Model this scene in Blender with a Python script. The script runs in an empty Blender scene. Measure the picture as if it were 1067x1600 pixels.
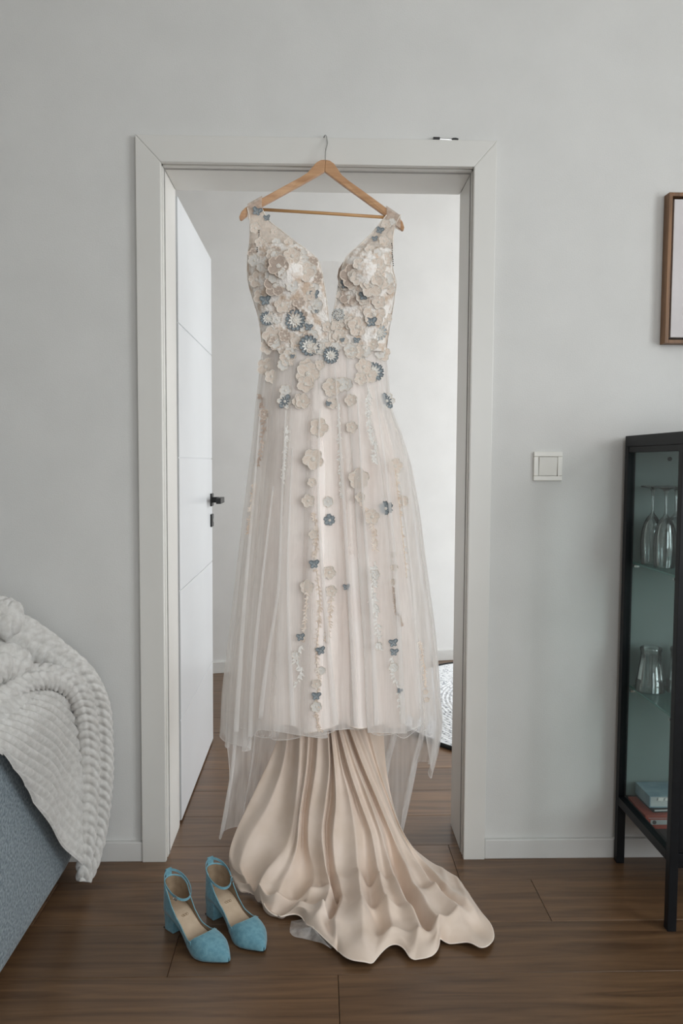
import bpy, bmesh, math, random
from mathutils import Vector, Matrix, noise
from mathutils.bvhtree import BVHTree
PI = math.pi
random.seed(7)
scene = bpy.context.scene
col = scene.collection

# ------------------------------------------------------------------ camera
yaw, pitch, roll, FOC = 0.028, -0.062, 0.0058, 1245.0
fw = Vector((math.sin(yaw)*math.cos(pitch), math.cos(yaw)*math.cos(pitch), math.sin(pitch)))
rt = Vector((math.cos(yaw), -math.sin(yaw), 0)); up = rt.cross(fw)
rt2 = rt*math.cos(roll)+up*math.sin(roll); up2 = -rt*math.sin(roll)+up*math.cos(roll)
cd = bpy.data.cameras.new('camera'); cam = bpy.data.objects.new('camera', cd); col.objects.link(cam)
m = Matrix((rt2, up2, -fw)).transposed().to_4x4(); m.translation = Vector((0.0095, -2.2346, 1.1397))
cam.matrix_world = m
cd.sensor_fit = 'VERTICAL'; cd.sensor_height = 36.0; cd.lens = FOC/1600*36.0
cd.clip_start = 0.05
scene.camera = cam

# ------------------------------------------------------------------ light
world = bpy.data.worlds.new('overcast_sky'); scene.world = world; world.use_nodes = True
bg = world.node_tree.nodes['Background']; bg.inputs[0].default_value = (0.80, 0.88, 1.0, 1); bg.inputs[1].default_value = 0.6
def area(name, loc, direction, sx, sy, power, color):
    l = bpy.data.lights.new(name, 'AREA'); l.shape = 'RECTANGLE'; l.size = sx; l.size_y = sy
    l.energy = power; l.color = color
    o = bpy.data.objects.new(name, l); col.objects.link(o); o.location = loc
    o.rotation_euler = Vector(direction).to_track_quat('-Z', 'Y').to_euler()
    return o
area('daylight_living_window', (2.64, -2.40, 1.50), (-1, 0.0, -0.10), 1.75, 1.75, 68, (0.955, 0.98, 1.0))
area('added_front_fill', (.95, -3.98, 1.45), (0, 1, -0.10), 1.75, 1.75, 34, (0.97, 0.985, 1.0))  # added fill lamp behind the camera, brightens the dress from the front
area('daylight_rear_window', (3.34, 1.20, 1.30), (-1, 0, -0.40), 1.5, 2.1, 90, (0.96, 0.98, 1.0))
vs = scene.view_settings
vs.view_transform = 'Standard'; vs.look = 'None'; vs.gamma = 1.0; vs.use_curve_mapping = False
vs.exposure = 0.24
scene.cycles.transparent_max_bounces = 32
scene.cycles.max_bounces = 10
scene.cycles.diffuse_bounces = 6
scene.cycles.use_denoising = True
scene.cycles.caustics_reflective = False
scene.cycles.caustics_refractive = False
scene.cycles.sample_clamp_indirect = 4.0

# ------------------------------------------------------------------ materials
def lin(r, g, b):
    f = lambda c: (c/255/12.92 if c/255 <= .04045 else ((c/255+.055)/1.055)**2.4)
    return (f(r), f(g), f(b), 1)
def mat(name, c, rough=.6, c2=None, scale=20, bump=0, bscale=80, metal=0, stretch=None, sheen=0, detail=3, spec=None, lo=.35, hi=.65):
    M = bpy.data.materials.new(name); M.use_nodes = True
    nt = M.node_tree; N = nt.nodes; L = nt.links; b = N['Principled BSDF']
    b.inputs['Base Color'].default_value = c; b.inputs['Roughness'].default_value = rough
    b.inputs['Metallic'].default_value = metal
    if spec is not None: b.inputs['Specular IOR Level'].default_value = spec
    if sheen:
        b.inputs['Sheen Weight'].default_value = sheen; b.inputs['Sheen Roughness'].default_value = .4
    tc = N.new('ShaderNodeTexCoord'); src = tc.outputs['Object']
    if stretch:
        mp = N.new('ShaderNodeMapping'); mp.inputs['Scale'].default_value = stretch
        L.new(src, mp.inputs[0]); src = mp.outputs[0]
    if c2:
        n = N.new('ShaderNodeTexNoise'); n.inputs['Scale'].default_value = scale; n.inputs['Detail'].default_value = detail
        L.new(src, n.inputs['Vector'])
        r = N.new('ShaderNodeValToRGB'); r.color_ramp.elements[0].color = c; r.color_ramp.elements[1].color = c2
        r.color_ramp.elements[0].position = lo; r.color_ramp.elements[1].position = hi
        L.new(n.outputs['Fac'], r.inputs[0]); L.new(r.outputs[0], b.inputs['Base Color'])
    if bump:
        n2 = N.new('ShaderNodeTexNoise'); n2.inputs['Scale'].default_value = bscale; n2.inputs['Detail'].default_value = 2
        L.new(src, n2.inputs['Vector'])
        bp = N.new('ShaderNodeBump'); bp.inputs['Strength'].default_value = bump; bp.inputs['Distance'].default_value = .004
        L.new(n2.outputs['Fac'], bp.inputs['Height']); L.new(bp.outputs[0], b.inputs['Normal'])
    return M
def wood(name, dark, light, rough=.45, rand=True, axis=0, scale=1.0):
    M = bpy.data.materials.new(name); M.use_nodes = True
    nt = M.node_tree; N = nt.nodes; L = nt.links; b = N['Principled BSDF']
    tc = N.new('ShaderNodeTexCoord'); oi = N.new('ShaderNodeObjectInfo')
    add = N.new('ShaderNodeVectorMath'); add.operation = 'ADD'
    mul = N.new('ShaderNodeMath'); mul.operation = 'MULTIPLY'; mul.inputs[1].default_value = 37.0 if rand else 0.0
    L.new(oi.outputs['Random'], mul.inputs[0]); L.new(tc.outputs['Object'], add.inputs[0]); L.new(mul.outputs[0], add.inputs[1])
    mp = N.new('ShaderNodeMapping'); s = [26*scale, 26*scale, 26*scale]; s[axis] = 1.6*scale
    mp.inputs['Scale'].default_value = s; L.new(add.outputs[0], mp.inputs[0])
    n = N.new('ShaderNodeTexNoise'); n.inputs['Scale'].default_value = 1.6; n.inputs['Detail'].default_value = 7; n.inputs['Roughness'].default_value = .62; n.inputs['Distortion'].default_value = .7
    L.new(mp.outputs[0], n.inputs['Vector'])
    r = N.new('ShaderNodeValToRGB'); r.color_ramp.elements[0].color = dark; r.color_ramp.elements[1].color = light
    r.color_ramp.elements[0].position = .32; r.color_ramp.elements[1].position = .68
    L.new(n.outputs['Fac'], r.inputs[0])
    hs = N.new('ShaderNodeHueSaturation'); mr = N.new('ShaderNodeMapRange')
    mr.inputs['To Min'].default_value = .82 if rand else 1; mr.inputs['To Max'].default_value = 1.14 if rand else 1
    L.new(oi.outputs['Random'], mr.inputs['Value']); L.new(mr.outputs[0], hs.inputs['Value']); L.new(r.outputs[0], hs.inputs['Color'])
    L.new(hs.outputs[0], b.inputs['Base Color']); b.inputs['Roughness'].default_value = rough
    bp = N.new('ShaderNodeBump'); bp.inputs['Strength'].default_value = .12; bp.inputs['Distance'].default_value = .002
    L.new(n.outputs['Fac'], bp.inputs['Height']); L.new(bp.outputs[0], b.inputs['Normal'])
    return M
def sheer(name, c, cover, streak=.12, scale=90, stretch=(1, 1, .04)):
    """Open-weave fabric: part of the light passes straight through the mesh."""
    M = bpy.data.materials.new(name); M.use_nodes = True
    nt = M.node_tree; N = nt.nodes; L = nt.links; N.remove(N['Principled BSDF'])
    d = N.new('ShaderNodeBsdfDiffuse'); t = N.new('ShaderNodeBsdfTranslucent'); tr = N.new('ShaderNodeBsdfTransparent')
    d.inputs[0].default_value = c; t.inputs[0].default_value = c
    m1 = N.new('ShaderNodeMixShader'); m1.inputs[0].default_value = .45; L.new(d.outputs[0], m1.inputs[1]); L.new(t.outputs[0], m1.inputs[2])
    m2 = N.new('ShaderNodeMixShader'); L.new(tr.outputs[0], m2.inputs[1]); L.new(m1.outputs[0], m2.inputs[2])
    tc = N.new('ShaderNodeTexCoord'); mp = N.new('ShaderNodeMapping'); mp.inputs['Scale'].default_value = stretch
    n = N.new('ShaderNodeTexNoise'); n.inputs['Scale'].default_value = scale; n.inputs['Detail'].default_value = 2
    L.new(tc.outputs['Object'], mp.inputs[0]); L.new(mp.outputs[0], n.inputs['Vector'])
    mr = N.new('ShaderNodeMapRange'); mr.inputs['From Min'].default_value = .3; mr.inputs['From Max'].default_value = .7
    mr.inputs['To Min'].default_value = max(0, cover-streak); mr.inputs['To Max'].default_value = min(1, cover+streak)
    L.new(n.outputs['Fac'], mr.inputs['Value']); L.new(mr.outputs[0], m2.inputs[0])
    L.new(m2.outputs[0], N['Material Output'].inputs[0])
    return M
def clear_glass(name, tint, refl=.08, rough=.02):
    """Thin pane: mostly transmits, a little mirror reflection."""
    M = bpy.data.materials.new(name); M.use_nodes = True
    nt = M.node_tree; N = nt.nodes; L = nt.links; N.remove(N['Principled BSDF'])
    tr = N.new('ShaderNodeBsdfTransparent'); tr.inputs[0].default_value = tint
    g = N.new('ShaderNodeBsdfGlossy'); g.inputs['Roughness'].default_value = rough
    mx = N.new('ShaderNodeMixShader'); mx.inputs[0].default_value = refl
    L.new(tr.outputs[0], mx.inputs[1]); L.new(g.outputs[0], mx.inputs[2]); L.new(mx.outputs[0], N['Material Output'].inputs[0])
    return M
M = {}
M['wall'] = mat('white_wall_paint', lin(209, 208, 205), .85, lin(213, 212, 209), 6, .10, 260)
M['wall2'] = mat('white_rear_wall_paint', lin(216, 215, 213), .85, lin(220, 219, 217), 6, .10, 260)
M['ceil'] = mat('ceiling_paint', lin(232, 231, 228), .9, lin(236, 235, 232), 5)
M['trim'] = mat('white_lacquered_trim', lin(211, 209, 204), .38, lin(215, 213, 208), 3)
M['seal'] = mat('grey_rubber_seal', lin(150, 148, 144), .8, lin(160, 158, 154), 30)
M['door'] = mat('white_door_lacquer', lin(212, 214, 216), .30, lin(216, 218, 220), 3)
M['base'] = mat('white_baseboard', lin(209, 208, 205), .45, lin(214, 213, 210), 5)
M['plank'] = wood('brown_oak_plank', lin(82, 60, 42), lin(120, 91, 65), .30)
M['under'] = mat('floor_joint', lin(38, 28, 21), .9, lin(48, 36, 27), 20)
M['black'] = mat('black_powder_coat', lin(11, 13, 16), .45, lin(15, 17, 20), 60, .05, 400, spec=.22)
M['blackh'] = mat('matt_black_handle', lin(12, 12, 14), .4, lin(17, 17, 19), 60)
M['hang'] = wood('lotus_wood_hanger', lin(172, 126, 88), lin(206, 164, 124), .38, False, 0, 1.6)
M['bar'] = wood('hanger_bar_wood', lin(170, 124, 78), lin(200, 156, 106), .4, False, 0, 2)
M['steel'] = mat('polished_steel', lin(190, 190, 188), .22, lin(200, 200, 198), 30, metal=1)
M['frame'] = wood('walnut_frame', lin(88, 60, 38), lin(138, 100, 66), .5, False, 2, 1.4)
M['framein'] = mat('dark_frame_inside', lin(38, 28, 22), .7, lin(48, 36, 28), 30)
M['canvas'] = mat('pale_pink_grey_canvas', lin(205, 200, 200), .9, lin(212, 207, 207), 8, .08, 700)
M['leafprint'] = mat('white_leaf_print', lin(232, 234, 235), .9, lin(238, 239, 240), 20)
M['plastic'] = mat('white_switch_plastic', lin(222, 219, 212), .3, lin(227, 224, 217), 10)
M['sofa'] = mat('grey_blue_woven_fabric', lin(96, 110, 118), .95, lin(146, 158, 165), 420, .5, 420, sheen=.2, stretch=(1, .35, .35), detail=2)
M['blanket'] = mat('cream_chenille', lin(204, 201, 196), .95, lin(224, 222, 218), 60, .6, 900, sheen=.4)
M['suede'] = mat('blue_suede', lin(96, 143, 158), .9, lin(114, 160, 174), 90, .25, 500, sheen=.35)
M['suedeedge'] = mat('pale_blue_binding', lin(120, 172, 186), .8, lin(140, 188, 200), 60)
M['insole'] = mat('beige_leather_insole', lin(188, 166, 142), .55, lin(200, 180, 156), 30)
M['lining'] = mat('taupe_shoe_lining', lin(132, 112, 90), .8, lin(150, 130, 106), 40)
M['gold'] = mat('faded_gold_stamp', lin(140, 112, 76), .5, lin(150, 122, 84), 40)
M['sole'] = mat('dark_sole', lin(40, 36, 32), .8, lin(52, 46, 40), 40)
M['rug'] = mat('grey_white_woven_rug', lin(140, 144, 152), .95, lin(226, 228, 230), 75, .3, 300, lo=.36, hi=.48)
M['rugedge'] = mat('black_rug_binding', lin(26, 28, 28), .95, lin(38, 40, 40), 90)
M['red'] = mat('red_game_box', lin(150, 58, 42), .5, lin(168, 70, 50), 14)
M['badge'] = mat('grey_badge_print', lin(168, 170, 168), .6, lin(178, 180, 178), 40)
M['badgedark'] = mat('dark_badge_print', lin(60, 52, 50), .6, lin(70, 60, 58), 40)
M['bookblue'] = mat('grey_blue_cover', lin(120, 146, 158), .5, lin(150, 172, 182), 25)
M['paper'] = mat('book_pages', lin(190, 192, 190), .85, lin(206, 208, 206), 200, stretch=(.2, .2, 6))
M['bookdark'] = mat('black_cover_print', lin(24, 28, 30), .6, lin(36, 40, 42), 40)
M['glasspane'] = clear_glass('cabinet_glass', (.88, .92, .915, 1), .06)
M['shelfglass'] = clear_glass('shelf_glass', (.72, .86, .84, 1), .12)
M['edgeglass'] = mat('green_glass_edge', lin(120, 160, 156), .2, lin(140, 178, 172), 30)
M['winpane'] = clear_glass('window_glass', (.97, .98, .98, 1), .05)
M['backpanel'] = mat('green_grey_back_panel', lin(128, 140, 137), .6, lin(134, 146, 143), 8)
def drink_glass(name):
    Mm = bpy.data.materials.new(name); Mm.use_nodes = True
    nt = Mm.node_tree; N = nt.nodes; L = nt.links; N.remove(N['Principled BSDF'])
    tr = N.new('ShaderNodeBsdfTransparent'); tr.inputs[0].default_value = (.93, .95, .95, 1)
    g = N.new('ShaderNodeBsdfGlossy'); g.inputs['Roughness'].default_value = .03
    fr = N.new('ShaderNodeFresnel'); fr.inputs[0].default_value = 1.5
    ad = N.new('ShaderNodeMath'); ad.operation = 'ADD'; ad.inputs[1].default_value = .12; L.new(fr.outputs[0], ad.inputs[0])
    mx = N.new('ShaderNodeMixShader'); L.new(ad.outputs[0], mx.inputs[0]); L.new(tr.outputs[0], mx.inputs[1]); L.new(g.outputs[0], mx.inputs[2])
    L.new(mx.outputs[0], N['Material Output'].inputs[0]); return Mm
M['drink'] = drink_glass('clear_drinking_glass')
# dress
M['satin'] = mat('blush_dress_lining', lin(244, 232, 225), .62, lin(248, 239, 233), 14, sheen=.2)
M['chiffon'] = mat('cream_chiffon', lin(216, 197, 180), .6, lin(226, 209, 195), 12, .08, 900, sheen=.3)
M['hemthread'] = mat('cream_rolled_hem', lin(240, 226, 212), .6, lin(246, 234, 222), 60)
M['tulle'] = sheer('white_tulle', lin(252, 250, 248), .42, .12, 55)
M['tulle_fine'] = sheer('ivory_tulle', lin(250, 246, 242), .26, .08, 60)
M['tulle_back'] = sheer('ivory_train_tulle', lin(246, 238, 230), .40, .10)
M['nude'] = sheer('nude_mesh', lin(226, 214, 204), .16, .02, 200, (1, 1, 1))
M['lace'] = mat('embroidered_lace', lin(208, 186, 166), .8, lin(246, 240, 234), 42, .8, 160, detail=5, lo=.36, hi=.56)
M['lace_sheer'] = sheer('embroidered_lace_mesh', lin(234, 222, 210), .72, .28, 55, (1, 1, 1))
M['cup'] = mat('taupe_cup_lining', lin(176, 156, 142), .8, lin(190, 170, 156), 30)
M['champ'] = mat('champagne_petal', lin(218, 198, 180), .75, lin(242, 231, 220), 26, .4, 60, stretch=(1, .1, 1))
M['champ_edge'] = mat('ivory_thread_edge', lin(240, 230, 218), .7, lin(246, 238, 228), 200, .5, 700)
M['taupe'] = mat('taupe_petal', lin(176, 156, 142), .8, lin(206, 190, 177), 26, .4, 60, stretch=(1, .1, 1))
M['whitep'] = mat('white_petal', lin(238, 234, 228), .7, lin(246, 243, 238), 120, .5, 500)
M['slate'] = mat('slate_blue_thread', lin(116, 127, 134), .75, lin(182, 189, 192), 24, .4, 60, stretch=(1, .12, 1))
M['slate_d'] = mat('dark_slate_thread', lin(84, 95, 103), .75, lin(142, 151, 156), 24, .4, 60)
M['slate_p'] = mat('pale_blue_thread', lin(176, 190, 198), .75, lin(214, 222, 226), 130, .5, 600)
M['thread'] = mat('champagne_thread', lin(222, 200, 178), .75, lin(236, 218, 200), 150)
M['bead'] = mat('glass_bead', lin(226, 222, 214), .2, lin(236, 232, 226), 200)

# ------------------------------------------------------------------ builders
class MB:
    def __init__(s): s.v = []; s.f = []; s.mi = []
    def add(s, v, f, mi=0):
        b = len(s.v); s.v += [tuple(p) for p in v]
        for q in f: s.f.append(tuple(i+b for i in q)); s.mi.append(mi)
    def box(s, x0, x1, y0, y1, z0, z1, mi=0):
        s.add([(x0,y0,z0),(x1,y0,z0),(x1,y1,z0),(x0,y1,z0),(x0,y0,z1),(x1,y0,z1),(x1,y1,z1),(x0,y1,z1)],
              [(3,2,1,0),(4,5,6,7),(0,1,5,4),(1,2,6,5),(2,3,7,6),(3,0,4,7)], mi)
    def grid(s, nu, nv, fn, mi=0, closed=False):
        v = []; f = []
        for i in range(nu if closed else nu+1):
            for j in range(nv+1): v.append(fn(i/nu, j/nv))
        n = nu if closed else nu+1
        for i in range(nu):
            for j in range(nv):
                a = i*(nv+1)+j; b = ((i+1) % n)*(nv+1)+j
                f.append((a, b, b+1, a+1))
        s.add(v, f, mi)
    def lathe(s, prof, n=32, c=(0,0,0), mi=0):
        v = []; f = []
        for k in range(n):
            a = 2*PI*k/n
            for r, z in prof: v.append((c[0]+r*math.cos(a), c[1]+r*math.sin(a), c[2]+z))
        m_ = len(prof)
        for k in range(n):
            for j in range(m_-1):
                a = k*m_+j; b = ((k+1) % n)*m_+j
                f.append((a, b, b+1, a+1))
        s.add(v, f, mi)
    def tube(s, pts, rad, n=8, mi=0, closed=False, flat=1.0, upv=(0,0,1)):
        pts = [Vector(p) for p in pts]; N = len(pts); v = []; f = []
        for i, p in enumerate(pts):
            if closed: t = pts[(i+1) % N]-pts[i-1]
            else: t = pts[min(i+1, N-1)]-pts[max(i-1, 0)]
            t.normalize(); u = Vector(upv)
            if abs(t.dot(u)) > .95: u = Vector((1, 0, 0)) if abs(t.x) < .9 else Vector((0, 1, 0))
            a = t.cross(u).normalized(); b = a.cross(t).normalized()
            r = rad[i] if isinstance(rad, (list, tuple)) else rad
            for k in range(n):
                q = 2*PI*k/n; v.append(p+a*(r*flat*math.cos(q))+b*(r*math.sin(q)))
        for i in range(N if closed else N-1):
            for k in range(n):
                f.append((i*n+k, i*n+(k+1) % n, ((i+1) % N)*n+(k+1) % n, ((i+1) % N)*n+k))
        if not closed:
            f.append(tuple(range(n-1, -1, -1))); f.append(tuple(range((N-1)*n, N*n)))
        s.add(v, f, mi)
    def prism(s, poly, y0, y1, mi=0):
        """poly of (x,z) points extruded along y."""
        n = len(poly)
        v = [(x, y0, z) for x, z in poly]+[(x, y1, z) for x, z in poly]
        f = [tuple(range(n)), tuple(range(2*n-1, n-1, -1))]
        for i in range(n): f.append((i, i+n, (i+1) % n+n, (i+1) % n))
        s.add(v, f, mi)
    def build(s, name, mats, parent=None, smooth=False, bevel=0, loc=None, solid=0, auto=False, seg=2):
        me = bpy.data.meshes.new(name); me.from_pydata(s.v, [], s.f)
        if not isinstance(mats, (list, tuple)): mats = [mats]
        for k in mats: me.materials.append(M[k])
        me.polygons.foreach_set('material_index', s.mi)
        bm = bmesh.new(); bm.from_mesh(me)
        bmesh.ops.recalc_face_normals(bm, faces=bm.faces)
        if bevel:
            es = [e for e in bm.edges if len(e.link_faces) == 2 and e.calc_face_angle(0) > .6]
            bmesh.ops.bevel(bm, geom=es, offset=bevel, segments=seg, affect='EDGES', profile=.6)
        bm.to_mesh(me); bm.free()
        if smooth: me.polygons.foreach_set('use_smooth', [True]*len(me.polygons))
        me.update()
        o = bpy.data.objects.new(name, me); col.objects.link(o)
        if loc: o.location = loc
        if solid:
            md = o.modifiers.new('thickness', 'SOLIDIFY'); md.thickness = solid; md.offset = 0
        if parent is not None: o.parent = parent
        return o
def tag(o, label, cat, group=None):
    o['label'] = label; o['category'] = cat
    if group: o['group'] = group
    return o
def struct(o, label=None, cat=None):
    o['kind'] = 'structure'
    if label: o['label'] = label
    if cat: o['category'] = cat
    return o
def empty(name, loc=(0,0,0), rz=0):
    o = bpy.data.objects.new(name, None); col.objects.link(o); o.location = loc; o.rotation_euler = (0, 0, rz)
    o.empty_display_size = .05
    return o
def lerp_tab(tab, t):
    if t <= tab[0][0]: return tab[0][1]
    for (a, b), (c, d) in zip(tab, tab[1:]):
        if t <= c: return b+(d-b)*(t-a)/(c-a)
    return tab[-1][1]
def smooth_tab(tab, t):
    """Catmull-Rom through (t, value) pairs."""
    n = len(tab)
    if t <= tab[0][0]: return tab[0][1]
    if t >= tab[-1][0]: return tab[-1][1]
    for i in range(n-1):
        if t <= tab[i+1][0]:
            t0, v1 = tab[i]; t1, v2 = tab[i+1]
            v0 = tab[i-1][1] if i else v1-(v2-v1); v3 = tab[i+2][1] if i+2 < n else v2+(v2-v1)
            return cr(v0, v1, v2, v3, (t-t0)/(t1-t0))
def cr(a, b, c, d, u):
    return .5*(2*b+(c-a)*u+(2*a-5*b+4*c-d)*u*u+(-a+3*b-3*c+d)*u**3)
def spline(pts, n):
    """Resample a polyline (tuples of any length) as a smooth curve with n points."""
    out = []; K = len(pts)-1
    for i in range(n):
        t = i/(n-1)*K; k = min(int(t), K-1); u = t-k
        P = [pts[max(k-1, 0)], pts[k], pts[k+1], pts[min(k+2, K)]]
        out.append(tuple(cr(P[0][j], P[1][j], P[2][j], P[3][j], u) for j in range(len(pts[0]))))
    return out
def sstep(a, b, x):
    t = max(0, min(1, (x-a)/(b-a))); return t*t*(3-2*t)
def hash1(n): return (math.sin(n*127.1+3.7)*43758.5453) % 1.0

# ------------------------------------------------------------------ measured tables (metres)
TRAIN = [
    [(-0.093, -0.02, 0.396), (-0.127, -0.03, 0.305), (-0.175, -0.05, 0.205), (-0.218, -0.07, 0.116), (-0.235, -0.09, 0.06), (-0.227, -0.11, 0.013), (-0.198, -0.193, 0.012), (-0.173, -0.211, 0.006)],
    [(-0.074, -0.05, 0.406), (-0.091, -0.06, 0.291), (-0.132, -0.08, 0.185), (-0.182, -0.1, 0.105), (-0.201, -0.13, 0.048), (-0.182, -0.187, 0.03), (-0.161, -0.211, 0.02), (-0.147, -0.203, 0.006)],
    [(-0.041, -0.08, 0.416), (-0.045, -0.09, 0.303), (-0.056, -0.11, 0.182), (-0.074, -0.13, 0.103), (-0.118, -0.182, 0.07), (-0.141, -0.228, 0.06), (-0.136, -0.253, 0.035), (-0.127, -0.266, 0.006)],
    [(-0.017, -0.09, 0.42), (-0.023, -0.1, 0.307), (-0.04, -0.12, 0.186), (-0.048, -0.14, 0.1), (-0.068, -0.186, 0.06), (-0.091, -0.262, 0.055), (-0.108, -0.284, 0.03), (-0.1, -0.292, 0.006)],
    [(0.01, -0.1, 0.423), (0.003, -0.11, 0.31), (-0.015, -0.12, 0.186), (-0.016, -0.14, 0.1), (0.0, -0.168, 0.05), (-0.007, -0.236, 0.04), (-0.035, -0.308, 0.035), (-0.056, -0.327, 0.006)],
    [(0.034, -0.11, 0.426), (0.039, -0.12, 0.314), (0.03, -0.13, 0.223), (0.021, -0.145, 0.142), (0.029, -0.19, 0.085), (0.041, -0.241, 0.05), (0.022, -0.335, 0.05), (-0.002, -0.356, 0.008)],
    [(0.043, -0.11, 0.426), (0.054, -0.12, 0.314), (0.058, -0.13, 0.222), (0.05, -0.15, 0.136), (0.057, -0.192, 0.07), (0.074, -0.274, 0.045), (0.054, -0.372, 0.035), (0.055, -0.464, 0.006)],
    [(0.053, -0.11, 0.426), (0.073, -0.12, 0.314), (0.093, -0.13, 0.238), (0.108, -0.15, 0.151), (0.114, -0.207, 0.085), (0.118, -0.302, 0.06), (0.118, -0.382, 0.04), (0.103, -0.499, 0.006)],
    [(0.063, -0.11, 0.426), (0.093, -0.12, 0.314), (0.124, -0.13, 0.222), (0.155, -0.15, 0.139), (0.166, -0.208, 0.085), (0.175, -0.294, 0.07), (0.189, -0.381, 0.05), (0.176, -0.454, 0.006)],
    [(0.077, -0.1, 0.423), (0.109, -0.11, 0.326), (0.148, -0.125, 0.228), (0.179, -0.14, 0.146), (0.198, -0.187, 0.09), (0.218, -0.299, 0.08), (0.25, -0.395, 0.05), (0.235, -0.491, 0.006)],
    [(0.093, -0.09, 0.419), (0.129, -0.1, 0.322), (0.172, -0.11, 0.221), (0.208, -0.12, 0.136), (0.239, -0.169, 0.08), (0.269, -0.295, 0.07), (0.298, -0.396, 0.05), (0.296, -0.427, 0.006)],
    [(0.117, -0.08, 0.416), (0.154, -0.085, 0.316), (0.194, -0.09, 0.212), (0.23, -0.1, 0.127), (0.272, -0.15, 0.07), (0.317, -0.269, 0.055), (0.354, -0.355, 0.04), (0.349, -0.443, 0.006)],
    [(0.15, -0.06, 0.409), (0.179, -0.065, 0.292), (0.212, -0.07, 0.195), (0.248, -0.08, 0.109), (0.3, -0.119, 0.05), (0.347, -0.265, 0.045), (0.4, -0.339, 0.03), (0.432, -0.404, 0.006)],
    [(0.193, -0.03, 0.399), (0.202, -0.035, 0.28), (0.222, -0.045, 0.176), (0.258, -0.06, 0.083), (0.315, -0.069, 0.03), (0.362, -0.127, 0.025), (0.392, -0.194, 0.025), (0.384, -0.224, 0.006)],
]
ROLL_OUT = [
    (-0.8, -0.32, 0.771, 0.05),
    (-0.776, -0.27, 0.722, 0.055),
    (-0.732, -0.22, 0.682, 0.05),
    (-0.679, -0.18, 0.634, 0.04),
    (-0.618, -0.14, 0.566, 0.033),
    (-0.589, -0.11, 0.479, 0.031),
    (-0.584, -0.1, 0.387, 0.03),
    (-0.585, -0.1, 0.272, 0.03),
    (-0.595, -0.11, 0.152, 0.028),
    (-0.604, -0.14, 0.069, 0.022),
    (-0.61, -0.17, 0.027, 0.012),
]
ROLL_MID = [
    (-0.729, -0.5, 0.601, 0.026),
    (-0.711, -0.44, 0.612, 0.026),
    (-0.682, -0.36, 0.623, 0.026),
    (-0.649, -0.28, 0.607, 0.026),
    (-0.614, -0.22, 0.563, 0.025),
    (-0.599, -0.18, 0.492, 0.024),
    (-0.596, -0.16, 0.392, 0.024),
    (-0.598, -0.16, 0.262, 0.022),
    (-0.6, -0.18, 0.133, 0.018),
    (-0.604, -0.2, 0.048, 0.01),
]
ROLL_TOP = [
    (-0.824, -0.3, 0.775, 0.045),
    (-0.771, -0.28, 0.751, 0.05),
    (-0.747, -0.27, 0.743, 0.045),
    (-0.729, -0.26, 0.734, 0.02),
]
ROLL_LOW = [
    (-0.744, -0.46, 0.676, 0.04),
    (-0.717, -0.42, 0.68, 0.04),
    (-0.697, -0.38, 0.662, 0.036),
    (-0.685, -0.36, 0.639, 0.014),
]
SHEER = [
    (-0.055, -0.331, 0.012),
    (-0.055, -0.391, 0.012),
    (-0.019, -0.401, 0.012),
    (0.015, -0.427, 0.012),
    (0.042, -0.444, 0.012),
    (0.05, -0.393, 0.012),
    (0.016, -0.332, 0.012),
    (-0.027, -0.319, 0.012),
]
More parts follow.
